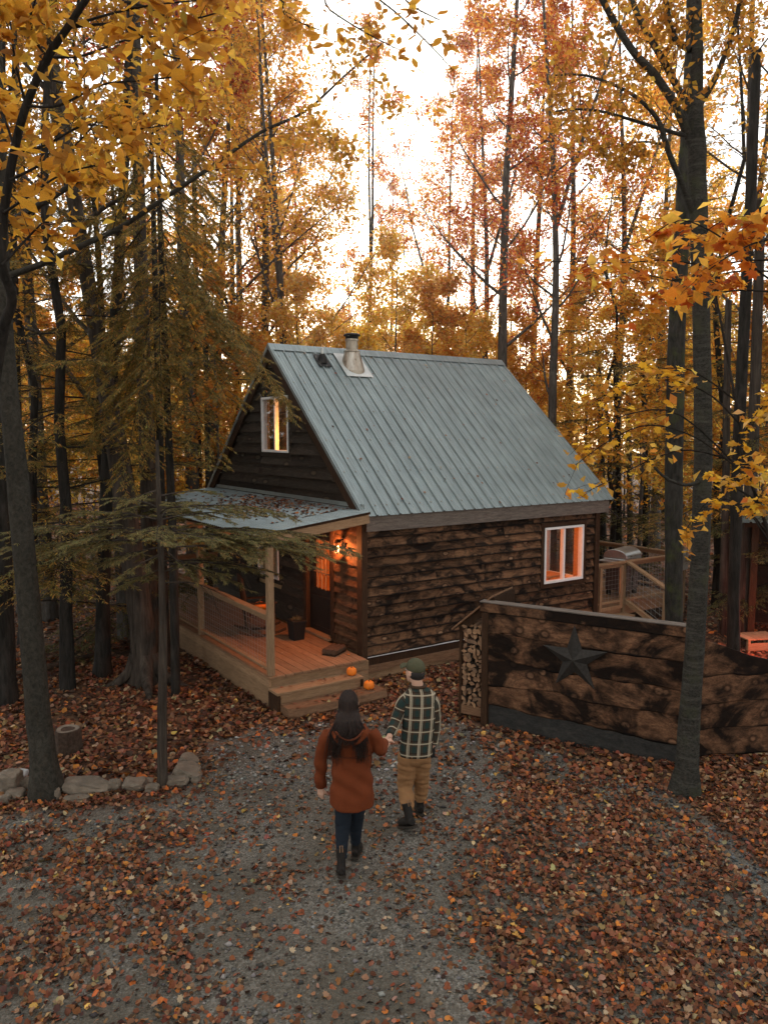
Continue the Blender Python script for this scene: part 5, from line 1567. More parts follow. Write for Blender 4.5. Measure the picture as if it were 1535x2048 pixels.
# left smooth beech with two long limbs
Y = 8.25
path = pxpath([(92,1600),(84,1480),(70,1350),(52,1150),(36,980),(18,800),(6,620),(-2,420),(-8,200),(-14,-60)], Y); path[0].z = -.1
limb1 = smooth_path(pxpath([(8,450,8.2),(60,420,8.0),(130,378,7.8),(190,330,7.7),(225,285,7.6),(258,240,7.6)], 0))
limb2 = smooth_path(pxpath([(20,550,8.2),(90,525,8.1),(165,490,8.0),(240,455,8.0),(330,395,8.0),(420,335,8.1),(520,265,8.2),(610,222,8.3),(690,150,8.4),(765,85,8.5)], 0))
bt, bb0 = hero('beech_tree', 'smooth grey trunk at the left with two long bare limbs', M['bark_grey'], path, [wpx(w, Y) for w in (56,51,47,44,42,37,33,30,27,24)],
     [(limb1, (.036,.016)), (limb2, (.034,.008))], flare=(.55,.30,.35,5))
rg = random.Random(77); mb = MB(); tw = []
for lm, r_ in ((limb1,.02),(limb2,.02)): ramify(rg, mb, [p-bb0 for p in lm], r_, .7, 9, 4, tw, .02, L2=.28, start=.3)
mb.build('twigs', M['bark_grey'], bt, fix=False)
lv = twig_leaves(np.random.default_rng(77), tw, 1500, (.06,.10), RUST, .07, flat=.3)
link('crown', npmesh('beech_crown', lv[0], lv[1], M['leaf'], lv[2]), None, bt)

# leaning shaggy trunk
Y = 12.1
path = pxpath([(292,1372),(284,1250),(262,1100),(238,930),(215,800),(192,660),(160,470),(125,290),(90,120),(55,-60)], Y); path[0].z = -.1
def roots(mb, b):
    for a, L in ((-1.2,.55),(-.2,.6),(3.4,.4),(2.2,.4)):
        d = Vector((math.cos(a), math.sin(a), 0))
        mb.tube([Vector((0,0,.5))+d*.12, Vector((0,0,.22))+d*.24, Vector((0,0,.06))+d*(.24+L*.5), Vector((0,0,-.05))+d*(.3+L)], [.13,.10,.07,.03], 8, False)
hero('leaning_tree', 'thick leaning trunk with shaggy brown bark left of porch', M['bark_shag'], path, [wpx(w, Y) for w in (54,50,46,41,36,31,27,24,22,18)], flare=(.6,.25,.3,4), extra=roots,
     branches=[(smooth_path(pxpath([(158,465,12),(200,420,12),(260,380,11.8),(300,300,11.6)], 0)), (.05,.015)), (smooth_path(pxpath([(105,190,12),(60,140,12),(10,60,12)], 0)), (.05,.02))])
# straight dark trunks on the left
def pole(label, l, Y, ws, barkm='bark_dark', name='woodland_tree', fl=(.4,.2,.2,4)):
    path = pxpath(l, Y); g_ = path[0]; path[0] = Vector((g_.x, g_.y, ghs(g_.x, g_.y)-.1))
    return hero(name, label, M[barkm], path, [wpx(w, Y) for w in ws], flare=fl, sides=10, group=GT)
pole('dark mossy trunk between the left beech and leaning tree', [(204,1360),(206,1200),(212,1000),(222,780),(236,560),(250,300),(262,0)], 12.5, (34,27,25,23,20,17,14))
pole('straight dark trunk right behind the leaning trunk', [(306,1290),(300,1100),(294,900),(288,740),(282,560),(276,300),(270,0)], 13.6, (38,34,32,30,26,22,18), 'bark_shag')
pole('thin dark trunk just left of the gable', [(330,1290),(325,1100),(322,980),(318,800),(312,620),(306,400),(300,150)], 13.0, (20,16,15,14,12,9,6))
pole('dark trunk at the left picture edge', [(8,1290),(8,1150),(6,950),(4,700),(2,400),(0,0)], 11.2, (38,32,30,26,22,18))
pole('narrow dark trunk left of the left beech', [(45,1240),(42,1100),(36,900),(30,600),(24,300)], 14.5, (20,18,16,14,10))
pole('slim trunk in the gap left of the gable', [(400,1200),(398,1000),(394,800),(392,600),(388,300)], 19.5, (14,13,12,11,8))
pole('slim pale trunk by the left porch eave', [(418,1180),(416,950),(412,720),(408,450)], 19, (12,11,10,8), 'bark_grey')
# right: flecked grey tree with a fork
Y = 8.3
path = pxpath([(1368,1598),(1376,1470),(1388,1300),(1400,1100),(1405,920),(1404,740),(1400,560),(1396,400),(1393,300),(1391,200),(1393,100),(1390,-40)], Y); path[0].z = -.1
lb = [(smooth_path(pxpath([(1386,300,8.3),(1355,220,8.25),(1310,150,8.2),(1268,105,8.15),(1232,50,8.1),(1195,-20,8.05)], 0)), (.046,.032)),
      (smooth_path(pxpath([(1388,235,8.3),(1362,190,8.35),(1325,120,8.4),(1290,60,8.45),(1252,-20,8.5)], 0)), (.040,.030)),
      (smooth_path(pxpath([(1398,210,8.3),(1425,165,8.25),(1448,110,8.2),(1470,45,8.15),(1484,-30,8.1)], 0)), (.032,.024)),
      (smooth_path(pxpath([(1385,275,8.3),(1330,260,8.2),(1265,240,8.1),(1200,222,8.0),(1150,218,7.95),(1110,222,7.9)], 0)), (.022,.008)),
      (smooth_path(pxpath([(1388,430,8.3),(1362,365,8.2),(1335,300,8.1),(1318,245,8.05),(1285,205,8.0),(1240,175,7.95),(1170,150,7.9),(1110,150,7.85)], 0)), (.035,.008)),
      (smooth_path(pxpath([(1330,290,8.1),(1290,283,8.0),(1240,290,7.95),(1190,300,7.9)], 0)), (.012,.004)),
      (smooth_path(pxpath([(1380,100,8.3),(1345,70,8.4),(1330,0,8.5)], 0)), (.04,.03)),
      (smooth_path(pxpath([(1408,960,8.3),(1370,970,8.1),(1330,955,7.9),(1300,925,7.8),(1280,895,7.7)], 0)), (.020,.010))]
rt, rb0 = hero('maple_tree', 'flecked grey trunk in the right foreground forking near the top', M['bark_fleck'], path, [wpx(w, Y) for w in (47,43,39,36,35,34,33,33,34,25,22,19)], lb, flare=(.45,.30,.35,5))
rg = random.Random(99); mb = MB(); tw = []
for i, (lm, r_) in enumerate(lb[:7]): ramify(rg, mb, [p-rb0 for p in lm], r_[0]*.5, .7, 7, 4, tw, .02, L2=.38, start=.25)
mb.build('twigs', M['bark_fleck'], rt, fix=False)
lv = twig_leaves(np.random.default_rng(99), tw, 2600, (.05,.085), RUST, .09, flat=.3)
link('crown', npmesh('maple_crown', lv[0], lv[1], M['leaf'], lv[2]), None, rt)
# right: mossy and dark trunks behind the wall
pole('thick mossy trunk behind the star wall', [(1352,1330),(1347,1240),(1346,1050),(1347,900),(1350,750),(1356,600),(1362,470),(1372,300),(1380,100),(1384,-40)], 11.6, (38,35,34,34,34,31,28,25,22,20), 'bark_moss', 'mossy_tree')
pole('dark trunk between the two red-lit trunks at right', [(1464,1380),(1466,1200),(1472,1000),(1480,800),(1490,600),(1500,400),(1512,100)], 12.9, (26,23,22,22,21,20,18))
pole('red-lit trunk beside the woodshed', [(1476,1330),(1484,1220),(1494,1080),(1504,900),(1512,700),(1520,400)], 14.9, (36,30,26,22,20,17), 'bark_shag')
pole('slim trunk edged with red light behind the wall', [(1444,1330),(1446,1200),(1449,1050),(1452,850),(1456,600)], 15.2, (19,17,15,14,12), 'bark_shag')
pole('slim dark trunk behind the deck railing', [(1236,1160),(1236,1020),(1234,860),(1230,700)], 22, (14,13,12,10))
pole('thin trunk left of the mossy trunk behind the deck', [(1290,1150),(1290,1000),(1288,820),(1284,640)], 20, (13,12,11,9))
pole('dark trunk behind the right end of the roof', [(1205,1150),(1204,1000),(1200,850),(1196,700)], 24, (14,13,12,10))
pole('broken pale trunk deep behind the deck', [(1258,1150),(1258,980),(1256,800)], 27, (12,11,9), 'bark_grey')

# ---- the near hemlock sapling spreading over the porch
Y = 8.45
path = pxpath([(325,1578),(324,1450),(326,1300),(324,1180),(320,1060),(316,960),(314,880)], Y); path[0].z = -.1
hb = path[0].copy(); hb.z = 0
hp = [p-hb for p in path]
rg = random.Random(5); mb = MB(); tw = []
mb.tube(smooth_path(hp), [.062-.045*i/24 for i in range(25)], 9, False)
def hbr(z, target, r=.012, dens=10):
    p, _ = along(hp, z); tgt = Vector(target)-hb; d = tgt-p
    hem_branch(rg, mb, p, d + Vector((0,0,.12*d.length)), d.length, r, tw, dens, -.03)
for z, tx, ty, tY in ((.62,700,1135,9.6),(.64,560,1075,9.3),(.66,640,1050,9.8),(.60,470,1175,9.0),(.70,480,1010,9.2),(.72,380,985,8.0),(.58,520,1150,9.6),(.66,420,1090,7.7),
                     (.62,190,1130,8.9),(.66,60,1080,8.9),(.70,140,1020,8.7),(.60,230,1160,8.2),(.74,230,985,8.8),(.64,30,1130,9.2),(.78,430,990,8.9),(.80,250,1000,8.3),(.56,250,1180,9.1),(.68,300,1050,7.5),(.66,620,1120,9.4),(.74,560,1020,9.6),(.62,395,1165,8.6),(.7,330,1010,9.2)):
    hbr(z, P(tx, ty, tY))
# a few bare twigs below
for z, tx, ty, tY in ((.55,480,1135,9.0),(.52,455,1195,8.8),(.57,560,1148,9.3)):
    p, _ = along(hp, z); q = P(tx, ty, tY)-hb; m_ = p.lerp(q, .5)+Vector((0,0,.08)); mb.tube(smooth_path([p, m_, q]), [.012-.0012*i for i in range(9)], 5, False)
    for k in range(5):
        pp, dd = along([p, m_, q], .3+.7*rg.random()); w_ = wander(rg, pp, perp(rg, dd)*.7+dd+Vector((0,0,-.3)), .35, 4, .2, -.08); mb.tube(w_, .003, 3, False)
ht = thing('hemlock_sapling', 'thin hemlock sapling spreading flat green fronds in front of porch', 'tree', hb)
mb.build('trunk', M['bark_shag'], ht, smooth=True, fix=False)
lv = hemlock_spray(np.random.default_rng(3), tw, 80000, .052, HEMG)
link('crown', npmesh('hemlock_fronds', lv[0], lv[1], M['needle'], lv[2]), None, ht)

# ---- mid hemlock whose long branches cross the gable
Y = 11.6
path = pxpath([(350,1345),(346,1100),(338,900),(330,700),(322,500),(316,300),(312,120)], Y); path[0].z = -.1
hb = path[0].copy(); hb.z = 0; hp = [p-hb for p in path]
rg = random.Random(8); mb = MB(); tw = []
mb.tube(smooth_path(hp), [.075-.05*i/24 for i in range(25)], 9, False)
for z, tx, ty, tY in ((.66,605,800,11.4),(.70,470,700,11.6),(.80,470,500,12.2),(.58,430,930,11.0),(.68,180,800,11.2),(.74,150,680,11.6),(.60,170,900,11.4),(.78,120,580,11.8),(.84,480,430,11.6),(.86,200,480,11.4),(.70,350,720,10.2),(.64,260,850,10.4),(.80,330,560,10.4),(.90,420,380,11.2),(.90,230,380,11.8),(.56,250,970,10.8),(.75,420,620,10.6),(.66,410,820,10.6)):
    p, _ = along(hp, z); d = (P(tx, ty, tY)-hb)-p
    hem_branch(rg, mb, p, d+Vector((0,0,.10*d.length)), d.length, .014, tw, 9, -.03)
ht = thing('hemlock_tree', 'slender hemlock left of the cabin with branches across the gable', 'tree', hb, 0, GH)
mb.build('trunk', M['bark_dark'], ht, smooth=True, fix=False)
lv = hemlock_spray(np.random.default_rng(4), tw, 95000, .066, HEM)
link('crown', npmesh('hemlock_fronds', lv[0], lv[1], M['needle'], lv[2]), None, ht)

# ------------------------------------------------------------------ near leaf sprays: each large leaf its own part
def oval_leaf(c, k):
    V, F, C = leaf_cloud(np.zeros((1,3)), np.array([[0,0,1.]]), np.array([1.0]), np.array([c]), OVAL, .10, rg=np.random.default_rng(k), spin=np.array([[1.,0,0]]))
    return npmesh('beech_leaf', V, F, M['leaf'], C)
def maple_leaf(c, k):
    V, F, C = leaf_cloud(np.zeros((1,3)), np.array([[0,0,1.]]), np.array([1.0]), np.array([c]), MO, .14, rg=np.random.default_rng(k), spin=np.array([[1.,0,0]]))
    return npmesh('maple_leaf', V, F, M['leaf'], C)
BL = [oval_leaf(c, i) for i, c in enumerate([(.50,.20,.025),(.56,.25,.03),(.44,.17,.022),(.62,.30,.04),(.38,.16,.03),(.52,.22,.025)])]
ML_O = [maple_leaf(c, i) for i, c in enumerate([(.62,.20,.025),(.56,.17,.022),(.66,.25,.03),(.52,.12,.02),(.64,.27,.03)])]
ML_Y = [maple_leaf(c, i) for i, c in enumerate([(.68,.34,.03),(.72,.40,.05),(.62,.29,.025),(.66,.36,.04)])]
def leaf_parts(parent, b, twigs, n, lib, smin, smax, seed, hang=.35, name='leaf'):
    r = random.Random(seed)
    for i in range(n):
        t_ = r.choice(twigs); p, d = along(t_, min(.999, math.sqrt(r.random())))
        o = link(name, r.choice(lib), None, parent)
        s = r.uniform(smin, smax)
        o.location = p + Vector((r.gauss(0,.035), r.gauss(0,.035), -abs(r.gauss(0,.03))))
        az = math.atan2(d.y, d.x) + r.gauss(0,.8)
        o.rotation_euler = (r.gauss(0,.45)-hang*.4, r.gauss(0,.45), az + math.pi/2)
        o.scale = (s,)*3
# dark curved sapling in the near upper left, beech leaves
Yn = 4.6
stem = smooth_path(pxpath([(-130,1500,5.6),(-60,1100,5.2),(0,700,4.8),(24,600,4.7),(4,530,4.6),(8,425,4.6),(28,305,4.6),(52,212,4.55),(95,115,4.5),(135,55,4.5),(178,-10,4.45),(260,-120,4.4)], Yn))
g_ = stem[0].copy(); stem.insert(0, Vector((g_.x-.15, g_.y+.1, -.05)))
b = Vector((stem[0].x, stem[0].y, 0)); st_ = [p-b for p in stem]
mb = MB(); mb.tube(st_, [.034-.018*i/len(st_) for i in range(len(st_))], 9, False)
rg = random.Random(41); tw = []
brs = [[(8,425),(60,390),(120,350),(190,330)],[(28,305),(90,290),(170,250),(250,260),(330,250)],[(52,212),(120,210),(200,170),(290,160),(380,150)],[(95,115),(170,110),(250,80),(340,70),(430,60)],[(135,55),(210,30),(300,10),(400,0)],
       [(30,300),(10,240),(-20,180)],[(52,212),(30,120),(20,40)],[(8,425),(-30,380),(-60,330)],[(178,-10),(280,10),(360,40),(450,20)],[(20,360),(80,330),(150,290),(215,215)],[(95,115),(60,60),(70,0)],[(4,530),(60,470),(90,440)],[(135,55),(250,50),(330,110),(420,120)]]
for i, l in enumerate(brs):
    p_ = smooth_path([P(a, c_, 4.55 + (k*.12 if i % 2 else -k*.10)) - b for k, (a, c_) in enumerate(l)])
    mb.tube(p_, [.009-.006*k/len(p_) for k in range(len(p_))], 5, False)
    tw.append(p_[2:])
    for q in range(6):
        pp, dd = along(p_, .2+.8*(q+rg.random())/6)
        w_ = wander(rg, pp, dd*.7+perp(rg, dd)*Vector((1,1,.4)).length*.4, rg.uniform(.12,.34), 3, .2, -.03); mb.tube(w_, .0022, 3, False); tw.append(w_)
nb_ = thing('beech_sapling', 'dark curved beech stem with large golden leaves in upper left corner', 'tree', b)
mb.build('trunk', M['bark_dark'], nb_, smooth=True, fix=False)
leaf_parts(nb_, b, tw, 295, BL, .09, .15, 6)
lv = twig_leaves(np.random.default_rng(6), tw, 900, (.06,.10), RUST, .10, flat=.4, aspect=.8)
o = link('smaller_leaves', npmesh('smaller_leaves', lv[0], lv[1], M['leaf'], lv[2]), None, nb_); o['kind'] = 'stuff'

# near branch hanging in from the top centre (dark beech leaves against the sky)
def spray_tree(name, label, trunk, branches, lib, nleaf, size, seed, nextra=0, pal=RUST, r0=.03, barkm='bark_dark', tl=(.12,.34), ntw=7):
    b = Vector((trunk[0].x, trunk[0].y, 0)); st_ = [p-b for p in smooth_path(trunk)]
    mb = MB(); mb.tube(st_, [r0*(1-.7*i/len(st_)) for i in range(len(st_))], 9, False); rg = random.Random(seed); tw = []
    for l in branches:
        p_ = smooth_path([p-b for p in l]); n = len(p_)
        mb.tube(p_, [.0095-.0065*k/n for k in range(n)], 5, False); tw.append(p_[n//3:])
        for q in range(ntw):
            pp, dd = along(p_, .25+.75*(q+rg.random())/ntw)
            w_ = wander(rg, pp, dd*.8+perp(rg, dd)*.5, rg.uniform(*tl), 3, .2, -.03); mb.tube(w_, .0022, 3, False); tw.append(w_)
    t_ = thing(name, label, 'tree', b); mb.build('trunk', M[barkm], t_, smooth=True, fix=False)
    leaf_parts(t_, b, tw, nleaf, lib, size[0], size[1], seed)
    if nextra:
        lv = twig_leaves(np.random.default_rng(seed), tw, nextra, (size[0]*.8, size[1]*.9), pal, .08, flat=.4)
        o = link('smaller_leaves', npmesh('smaller_leaves', lv[0], lv[1], M['leaf'], lv[2]), None, t_); o['kind'] = 'stuff'
    return t_
# right: maple sapling outside the frame, orange spray above and golden spray below
tr = [Vector((4.15,5.9,-.05)), Vector((4.1,5.95,1.5)), Vector((4.0,6.0,3.0)), Vector((3.95,6.0,4.6)), Vector((3.9,6.1,6.0))]
br_o = [[P(1700,560,6.0),P(1535,520,6.1),P(1420,530,6.2),P(1330,520,6.3),P(1240,525,6.4),P(1100,522,6.6)], [P(1700,640,6.0),P(1540,560,5.8),P(1450,480,5.8),P(1360,440,5.9),P(1290,480,6.0)],
        [P(1700,500,6.0),P(1560,440,6.2),P(1470,430,6.2),P(1400,470,6.2)], [P(1640,600,6),P(1500,580,6.3),P(1400,590,6.3),P(1300,600,6.4)], [P(1640,470,6),P(1530,480,5.7),P(1460,510,5.6),P(1390,560,5.6)], [P(1640,560,6),P(1500,540,6.5),P(1340,560,6.6),P(1200,510,6.7)],[P(1640,440,6),P(1560,420,5.8),P(1500,440,5.7)]]
spray_tree('maple_sapling', 'maple sapling reaching in from the right with orange leaves', tr, br_o, ML_O, 295, (.10,.165), 51, 120, ORANGE)
tr = [Vector((3.80,6.95,-.05)), Vector((3.78,6.95,1.0)), P(1555,1150,6.9), P(1500,960,6.9), P(1470,800,6.9), P(1440,640,6.95), P(1425,560,7)]
br_y = [[P(1480,850,6.9),P(1420,790,6.9),P(1340,760,6.9),P(1260,770,6.9),P(1190,800,6.9)], [P(1500,960,6.9),P(1400,880,6.8),P(1300,850,6.8),P(1220,880,6.8),P(1150,930,6.8)], [P(1490,930,6.9),P(1380,900,7),P(1300,920,7.1),P(1220,960,7.1),P(1170,985,7.1)],
        [P(1520,1010,6.9),P(1480,900,6.6),P(1510,830,6.5),P(1540,800,6.4)], [P(1510,1000,6.9),P(1450,960,6.6),P(1480,960,6.4),P(1530,930,6.2)], [P(1470,800,6.9),P(1380,740,6.8),P(1300,740,6.8)], [P(1530,1060,6.9),P(1480,1010,6.7),P(1420,1000,6.6),P(1370,1060,6.6)], [P(1500,960,6.9),P(1360,830,6.9),P(1250,830,7),P(1170,870,7)],[P(1535,1080,6.9),P(1500,1020,6.5),P(1530,1000,6.3)]]
spray_tree('golden_maple_sapling', 'young maple at right with golden leaf sprays overlapping the roof corner', tr, br_y, ML_Y, 295, (.085,.135), 52, 120, YELLOW, r0=.022)
# top centre: twigs of a beech standing just left of the camera path
tr = [Vector((-4.3,4.4,-.05)), Vector((-4.2,4.5,3)), Vector((-3.9,4.7,6.0)), Vector((-3.0,5.0,7.6))]
br_t = [[Vector((-3.0,5.0,7.6)),P(560,-60,5.4),P(660,20,5.6),P(740,70,5.7),P(800,100,5.8)], [Vector((-3.0,5.0,7.6)),P(600,-90,5.4),P(760,0,5.6),P(860,90,5.8),P(905,140,5.9)], [Vector((-3.3,4.9,7.0)),P(480,-30,5.3),P(570,30,5.4),P(640,60,5.5)], [Vector((-3.0,5.0,7.6)),P(700,-60,5.5),P(820,10,5.6),P(880,40,5.6)]]
spray_tree('overhanging_beech', 'beech twigs with dark golden leaves hanging in from the top edge', tr, br_t, BL, 130, (.07,.11), 53, 0)
# ------------------------------------------------------------------ people
def ellipsoid(mb, c, r, rot=None, n=14, m=10):
    c = Vector(c); b = len(mb.v); rot = rot or Matrix.Identity(3)
    for i in range(m+1):
        th = math.pi*i/m
        for k in range(n):
            ph = 2*math.pi*k/n
            mb.v.append(tuple(c + rot @ Vector((r[0]*math.sin(th)*math.cos(ph), r[1]*math.sin(th)*math.sin(ph), r[2]*math.cos(th)))))
    for i in range(m):
        for k in range(n):
            k2 = (k+1) % n
            mb.f.append((b+i*n+k, b+(i+1)*n+k, b+(i+1)*n+k2, b+i*n+k2))
def remesh(mb, name, mat, parent, voxel, smooth=4, folds=None, dec=None):
    me = mb.mesh(name); o = bpy.data.objects.new(name, me); COL.objects.link(o)
    m = o.modifiers.new('r', 'REMESH'); m.mode = 'VOXEL'; m.voxel_size = voxel
    s = o.modifiers.new('s', 'SMOOTH'); s.iterations = smooth; s.factor = .5
    dg = bpy.context.evaluated_depsgraph_get(); ev = o.evaluated_get(dg)
    nm = bpy.data.meshes.new_from_object(ev); bpy.data.objects.remove(o); bpy.data.meshes.remove(me)
    if folds:
        n = len(nm.vertices); co = np.empty(n*3, np.float32); no = np.empty(n*3, np.float32)
        nm.vertices.foreach_get('co', co); nm.vertices.foreach_get('normal', no)
        co = co.reshape(-1, 3); no = no.reshape(-1, 3); co += no*folds(co)[:, None]
        nm.vertices.foreach_set('co', co.ravel()); nm.update()
    nm.name = name
    return link(name, nm, mat, parent, smooth=True)
def fold_fn(amp, sx, sz, seed):
    def f(co):
        x, y, z = co[:, 0], co[:, 1], co[:, 2]
        a = np.sin(sx*x+3*np.sin(sz*.35*z+seed)+seed)*np.sin(sz*z+2.2*np.sin(sx*.5*x+y*9)+seed*2)
        b = np.sin(sx*2.3*x+sz*.9*z+seed*3)*np.sin(sz*1.9*z-7*x+y*15)
        return (amp*(a+.5*b)).astype(np.float32)
    return f
def hand(mb, wrist, d, palm_n, curl=.5, s=1.0, side=1):
    """palm, four unequal bent fingers and a thumb; d = finger direction, palm_n = side the fingers curl towards"""
    d = Vector(d).normalized(); pn = Vector(palm_n); pn = (pn-d*pn.dot(d)).normalized(); w = d.cross(pn)*side
    wrist = Vector(wrist)
    for k in range(4):
        off = w*((k-1.5)*.019*s)
        mb.tube([wrist+off*.55, wrist+d*.045*s+off*.9, wrist+d*.088*s+off], [.016*s,.0155*s,.0125*s], 8)
        L = [.070,.080,.074,.058][k]*s; p = wrist+d*.085*s+off; a = 0; pts = [p]
        for q in range(3):
            a += curl*(.55 if q == 0 else .75); dd = d*math.cos(a)+pn*math.sin(a); p = p+dd*L*(.45,.32,.23)[q]; pts.append(p)
        mb.tube(pts, [.0098*s,.0092*s,.0085*s,.0070*s], 8)
    tb = wrist+d*.020*s-w*.026*s
    td = (d*.65-w*.55+pn*.35).normalized()
    mb.tube([tb, tb+td*.040*s, tb+td*.040*s+(d*.8-w*.1+pn*.5).normalized()*.034*s, tb+td*.040*s+(d*.8-w*.1+pn*.5).normalized()*.034*s+(d+pn*.4).normalized()*.024*s], [.014*s,.0115*s,.0105*s,.008*s], 8)
def head(mb, c, yaw, s=1.0, tilt=0.0):
    """c = centre of the skull; faces +y before yaw; eyes at half height, nose, lips, chin, ears"""
    Rm = Matrix.Rotation(yaw, 3, 'Z') @ Matrix.Rotation(tilt, 3, 'X')
    g = lambda x, y, z: Vector(c) + Rm @ Vector((x*s, y*s, z*s))
    ellipsoid(mb, g(0,-.012,.02), (.076*s,.098*s,.100*s), Rm, 20, 14)
    ellipsoid(mb, g(0,.035,-.035), (.062*s,.062*s,.082*s), Rm, 16, 12)
    ellipsoid(mb, g(0,.068,-.100), (.028*s,.022*s,.020*s), Rm, 10, 8)
    mb.tube([g(0,.085,.01), g(0,.103,-.015), g(0,.114,-.036), g(0,.096,-.046)], [.009*s,.011*s,.014*s,.012*s], 8)
    for k in (-1, 1):
        ellipsoid(mb, g(k*.082,-.008,-.008), (.011*s,.020*s,.032*s), Rm, 10, 8)
        ellipsoid(mb, g(k*.030,.082,.026), (.022*s,.012*s,.008*s), Rm, 8, 6)
    ellipsoid(mb, g(0,.088,-.066), (.024*s,.012*s,.006*s), Rm, 10, 6); ellipsoid(mb, g(0,.086,-.077), (.021*s,.012*s,.007*s), Rm, 10, 6)
    return g
def cloth(name, col, rough=.9, var=.18, scale=140, bump=.25):
    t = NT(name); n1 = t.noise(t.coord(), scale, 3, .7); n2 = t.noise(t.coord(), 7, 4, .6)
    c = t.mix(.5, t.ramp(n1, [(.3, tuple(x*(1-var*1.6) for x in col)), (.7, tuple(x*(1+var*1.6) for x in col))]), t.ramp(n2, [(.3, tuple(x*(1-var) for x in col)), (.7, tuple(x*(1+var) for x in col))]))
    t.bump(n1, bump, .003)
    return t.done(c, rough, spec=.15)
M['skin'] = plain('skin', (.52,.31,.22), .55, 0, .06, 20)
M['coat'] = cloth('rust_wool', (.125,.029,.009))
M['coat_seam'] = cloth('rust_wool_seam', (.09,.024,.010))
M['jeans'] = cloth('dark_jeans', (.010,.014,.020), .85)
M['boot_brown'] = plain('dark_boot', (.013,.010,.008), .6, 0, .3, 25, .2)
M['boot_tab'] = plain('boot_tab', (.20,.12,.07), .8)
M['chino'] = cloth('tan_chino', (.25,.13,.058), .9, .12)
M['cap'] = cloth('olive_cap', (.068,.066,.038), .95, .2, 90)
M['sole'] = plain('boot_sole', (.03,.024,.018), .8)
t = NT('dark_hair'); n1 = t.noise(t.coord((1,1,.12)), 90, 3, .6)
M['hair'] = t.done(t.ramp(n1, [(.3,(.010,.006,.005)),(.6,(.026,.015,.011)),(.8,(.050,.028,.017))]), .55, spec=.2)
t = NT('short_hair'); M['hair_short'] = t.done((.012,.008,.006), .8)

def plaid():
    t = NT('plaid_flannel')
    uv = t.new('ShaderNodeUVMap'); sx = t.new('ShaderNodeSeparateXYZ'); t.l.new(uv.outputs[0], sx.inputs[0])
    def line(co, period, cen, half):
        f = t.math('FRACT', t.math('ADD', t.math('DIVIDE', co, period), 10.0))
        d_ = t.math('ABSOLUTE', t.math('SUBTRACT', f, cen)); return t.math('LESS_THAN', d_, half)
    U, Vv = sx.outputs[0], sx.outputs[1]
    pu, pv = .112, .125
    teal, brown, cream, blk = (.022,.040,.036), (.060,.036,.022), (.42,.36,.26), (.010,.010,.010)
    cu_ = t.mix(line(U, pu, .74, .17), brown, teal); cv_ = t.mix(line(Vv, pv, .66, .24), brown, teal)
    c = t.mix(.5, cu_, cv_)
    c = t.mix(t.math('MULTIPLY', line(U, pu, .34, .022), .8), c, blk); c = t.mix(t.math('MULTIPLY', line(Vv, pv, .36, .024), .8), c, blk)
    c = t.mix(t.math('MULTIPLY', line(Vv, pv, .12, .055), .75), c, cream)
    c = t.mix(t.math('MULTIPLY', line(U, pu, .12, .060), .9), c, cream); c = t.mix(t.math('MULTIPLY', line(U, pu, .27, .040), .78), c, cream)
    n1 = t.noise(t.coord(), 160, 3, .7); c = t.mix(1.0, c, t.ramp(n1, [(.3,.75),(.7,1.2)]), 'MULTIPLY')
    t.bump(n1, .25, .003)
    return t.done(c, .95, spec=.1)
M['plaid'] = plaid()

def loft(name, rings, mat, parent, n=40, sub=4, cap=True, folds=0.0, seed=0, uvscale=1.0, tube=False):
    """rings: (centre Vector, half-width, half-depth[, frame]) -> smooth surface with metric UVs; tube=True frames follow the path"""
    C = [Vector(r[0]) for r in rings]
    cs_ = smooth_path(C, sub)
    def interp(i):
        m_ = len(rings); out = []
        for j in range(m_-1):
            for k in range(sub): out.append(rings[j][i]+(rings[j+1][i]-rings[j][i])*(lambda u_: u_*u_*(3-2*u_))(k/sub))
        out.append(rings[-1][i]); return out
    W, D = interp(1), interp(2); m_ = len(cs_)
    verts, uvs = [], []
    nx = None; L = 0
    for i, c in enumerate(cs_):
        if i: L += (c-cs_[i-1]).length
        if tube:
            t_ = (cs_[min(i+1, m_-1)]-cs_[max(i-1, 0)]).normalized()
            if nx is None: nx = t_.cross(Vector((0,1,0))).normalized()
            nx = (nx-t_*nx.dot(t_)).normalized(); ny = t_.cross(nx)
        else: nx, ny = Vector((1,0,0)), Vector((0,1,0))
        for k in range(n):
            a = 2*math.pi*k/n; ca_, sa_ = math.cos(a), math.sin(a)
            e = .86; ca2 = math.copysign(abs(ca_)**e, ca_); sa2 = math.copysign(abs(sa_)**e, sa_)
            f_ = 1
            if folds: f_ += folds*(math.sin(5*a+L*18+seed)*math.sin(L*26+2*math.sin(3*a+seed)) + .5*math.sin(9*a-L*31+seed*2))
            p = c + nx*(W[i]*ca2*f_) + ny*(D[i]*sa2*f_)
            verts.append(p)
            uvs.append(((a/(2*math.pi))*4*max(W[i], .04) if tube else (ca2*W[i]*1.02 + (.33 if sa_ > 0 else 0)), (L if tube else p.z)))
    faces = [(i*n+k, i*n+(k+1) % n, (i+1)*n+(k+1) % n, (i+1)*n+k) for i in range(m_-1) for k in range(n)]
    if cap: faces += [tuple(reversed(range(n))), tuple(range((m_-1)*n, m_*n))]
    me = bpy.data.meshes.new(name); me.from_pydata([tuple(v_) for v_ in verts], [], faces); me.update()
    ul = me.uv_layers.new(name='UVMap')
    for lp in me.loops: ul.data[lp.index].uv = uvs[lp.vertex_index]
    bm = bmesh.new(); bm.from_mesh(me); bmesh.ops.recalc_face_normals(bm, faces=bm.faces); bm.to_mesh(me); bm.free()
    return link(name, me, mat, parent, smooth=True)

